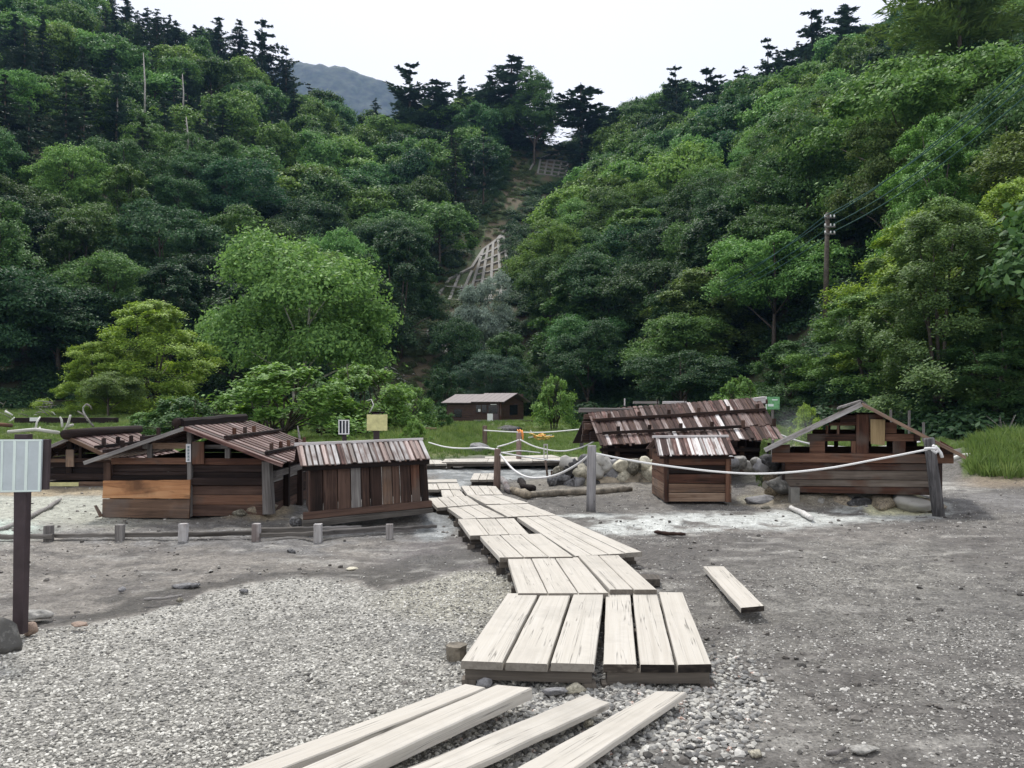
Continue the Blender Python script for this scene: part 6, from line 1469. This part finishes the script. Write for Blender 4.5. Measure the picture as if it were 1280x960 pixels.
# meadow at far left: dark retaining log, bleached roots
def meadow_left():
    o = pb('retaining_log', 18, 522, 142, 529, 40, .5, 'black', None, seg=10, jit=.05); tag(o, 'long blackened retaining timber across the far left meadow', 'log')
    def root_(lab, sts, Y, w_=.05):
        r = root('bleached_root', V(sts[0][0][0], sts[0][0][1], Y), lab, 'driftwood')
        for s in sts: tube('root_arm', [V(x, y, Y+random.uniform(-.1, .1)) for x, y in s], [w_*(1-.6*i/len(s)) for i in range(len(s))], M['silver' if w_ < .06 else 'bone'], r, n=6)
    root_('forked white root with looping arms, rightmost in the far left meadow', [[(117, 533), (110, 525), (104, 518), (97, 514)], [(110, 526), (104, 514), (104, 509), (108, 505)], [(108, 505), (113, 508), (115, 513)], [(114, 530), (107, 520)]], 36)
    root_('thick white upright root just left of the forked one', [[(80, 540), (85, 530), (88, 519)], [(84, 533), (92, 531)]], 34, .075)
    root_('thin white root arch in the far left meadow', [[(44, 540), (46, 528), (50, 521)], [(48, 540), (50, 534)], [(78, 534), (77, 525), (75, 521)]], 36, .06)
    root_('white stick crossing the dark brush at the far left edge', [[(6, 514), (16, 519)], [(10, 529), (18, 522)]], 42, .06)
    for lab, pts, Y, w_, m_ in (('reddish brown log lying at the far left edge of the meadow', [(-10, 530), (15, 532)], 34, .09, 'redbrown'), ('pale pinkish plank lying in the far left meadow', [(10, 540), (45, 537), (74, 541)], 31, .07, 'bone')):
        o = tube('driftwood_log', [V(x, y, Y) for x, y in pts], w_, M[m_], n=7, rough=.1); tag(o, lab, 'log')
    Ys = 40; r = root('white_board', V(42, 526, Ys-.3), 'small white board on the blackened retaining timber', 'sign'); pb('board', 37, 522, 48, 526.5, Ys-.2, .03, 'white', r, seg=1)
    b = root('brush_heap', V(30, 515, 44), 'heap of dead grey branches at the far left forest edge', 'branches')
    for k in range(26):
        p = V(random.uniform(-20, 75), random.uniform(502, 519), 44+random.uniform(-1, 1)); d = Vector((random.uniform(-1, 1), random.uniform(-.5, .5), random.uniform(-.1, .4)))*random.uniform(.4, 1.0); tube('branch', [p-d*.5, p+d*.1+Vector((0, 0, .03)), p+d*.5], [.03, .02, .01], M['grey' if k % 7 else 'silver'], b, n=4)
    b = root('brush_heap', hit(492, 468), 'heap of bleached branches on the slope left of the lowest lattice', 'branches')
    c = hit(492, 470)
    for k in range(40):
        p = c+Vector((random.uniform(-2.2, 2.2), random.uniform(-1.5, 1.5), 0)); p.z = h1(p.x, p.y)+.25; d = Vector((random.uniform(-1, 1), random.uniform(-.5, .5), random.uniform(-.2, .5)))*random.uniform(.6, 1.5); tube('branch', [p-d*.5, p+d*.1+Vector((0, 0, .08)), p+d*.5], [.05, .04, .015], M['grey' if k % 2 else 'bone'], b, n=4)
    for lab, x0, x1, y, Y in (('low dark log wall left of the creek bank', 478, 545, 536.5, 33), ('low dark log wall behind the yellow board', 395, 470, 538, 33)):
        w_ = root('log_wall', V((x0+x1)/2, 540, Y), lab, 'low wall')
        pb('log', x0, y-1.6, x1, y, Y, .3, 'tan', w_, seg=6, jit=.02); pb('log', x0, y+.2, x1, y+4, Y+.03, .3, 'black', w_, seg=6, jit=.02)
        for x in np.arange(x0+6, x1, 21): pb('stake', x, y-2.2, x+1.6, y+6, Y-.06, .06, 'tan', w_, seg=1)
    o = tube('dead_branch', [V(462, 516, 30), V(467, 506, 30), V(464, 499, 30), V(458, 501, 30)], [.03, .025, .02, .01], M['bone'], n=5); tag(o, 'bleached twisted branch sticking up above the yellow board', 'branch')
    o = tube('dead_branch', [V(376, 566, 14), V(374, 545, 14), V(372, 532, 14)], [.03, .02, .008], M['grey'], n=5); tag(o, 'thin bare twig standing beside the striped shed ridge', 'branch')
    r = root('bare_shrub', V(1265, 560, 20), 'leafless grey twigs rising from the tall grass at right', 'shrub')
    for k in range(9): 
        p = V(1266, 562, 20); tube('twig', [p, p+Vector((random.uniform(-.3, .1), 0, .35)), p+Vector((random.uniform(-.8, .15), 0, random.uniform(.6, .95)))], [.015, .010, .004], M['grey'], r, n=4)
    o = tube('dead_branch', [V(1230, 548, 19), V(1242, 552, 19), V(1252, 552.5, 19)], [.012, .02, .014], M['bone'], n=5); tag(o, 'pale bare branch lying on the grass right of the right hut', 'branch')
    r = root('old_fence', V(1150, 540, 24), 'two old grey fence stakes in the shade behind the right hut', 'fence')
    for x, y0, y1 in ((1136, 513, 534), (1154, 528, 540), (1113, 512, 530)): pb('stake', x, y0, x+2.2, y1+12, 24, .06, 'grey', r, seg=2)
meadow_left()
# ---------------------------------------------------------------- haze and steam
def volume_box(name, lo, hi, dens, col, noise_=None, label=None):
    x0, y0, z0 = lo; x1, y1, z1 = hi
    me = mesh(name, [(x0, y0, z0), (x1, y0, z0), (x1, y1, z0), (x0, y1, z0), (x0, y0, z1), (x1, y0, z1), (x1, y1, z1), (x0, y1, z1)],
              [(3, 2, 1, 0), (4, 5, 6, 7), (0, 1, 5, 4), (1, 2, 6, 5), (2, 3, 7, 6), (3, 0, 4, 7)])
    m = bpy.data.materials.new(name+'_air'); m.use_nodes = True; t = m.node_tree; t.nodes.clear(); out = t.nodes.new('ShaderNodeOutputMaterial')
    p = t.nodes.new('ShaderNodeVolumePrincipled'); p.inputs['Color'].default_value = (*col, 1); p.inputs['Density'].default_value = dens; p.inputs['Anisotropy'].default_value = 0
    t.links.new(p.outputs[0], out.inputs['Volume']); me.materials.append(m)
    o = link(name, me); tag(o, kind='stuff')
    return o, m, t, p
volume_box('haze', (-1700, -40, -40), (1700, 2100, 900), HAZE_DENSITY, (.28, .48, .94))

def steam():
    v, f = ico(3); o = link('steam', fastmesh('steam', v, f, None, True), None, V(988, 541, 19)); o.scale = (.75, .8, .85); tag(o, 'faint steam rising between the long hut and the right hut', kind='stuff')
    m = bpy.data.materials.new('steam_wisp'); m.use_nodes = True; t = m.node_tree; t.nodes.clear(); out = t.nodes.new('ShaderNodeOutputMaterial')
    p = t.nodes.new('ShaderNodeVolumePrincipled'); p.inputs['Color'].default_value = (.9, .93, 1, 1); p.inputs['Anisotropy'].default_value = 0
    tc = N(t, 'ShaderNodeTexCoord'); ln = N(t, 'ShaderNodeVectorMath', operation='LENGTH'); t.links.new(tc.outputs['Object'], ln.inputs[0])
    n = N(t, 'ShaderNodeTexNoise', i_Scale=1.7, i_Detail=3.0); t.links.new(tc.outputs['Object'], n.inputs['Vector'])
    a = ramp(t, ln.outputs['Value'], [(.15, (1, 1, 1)), (.95, (0, 0, 0))]); b = ramp(t, n.outputs[0], [(.35, (0, 0, 0)), (.7, (1, 1, 1))])
    t.links.new(math_(t, 'MULTIPLY', math_(t, 'MULTIPLY', a, b), .35), p.inputs['Density']); t.links.new(p.outputs[0], out.inputs['Volume']); o.data.materials.append(m)
steam()
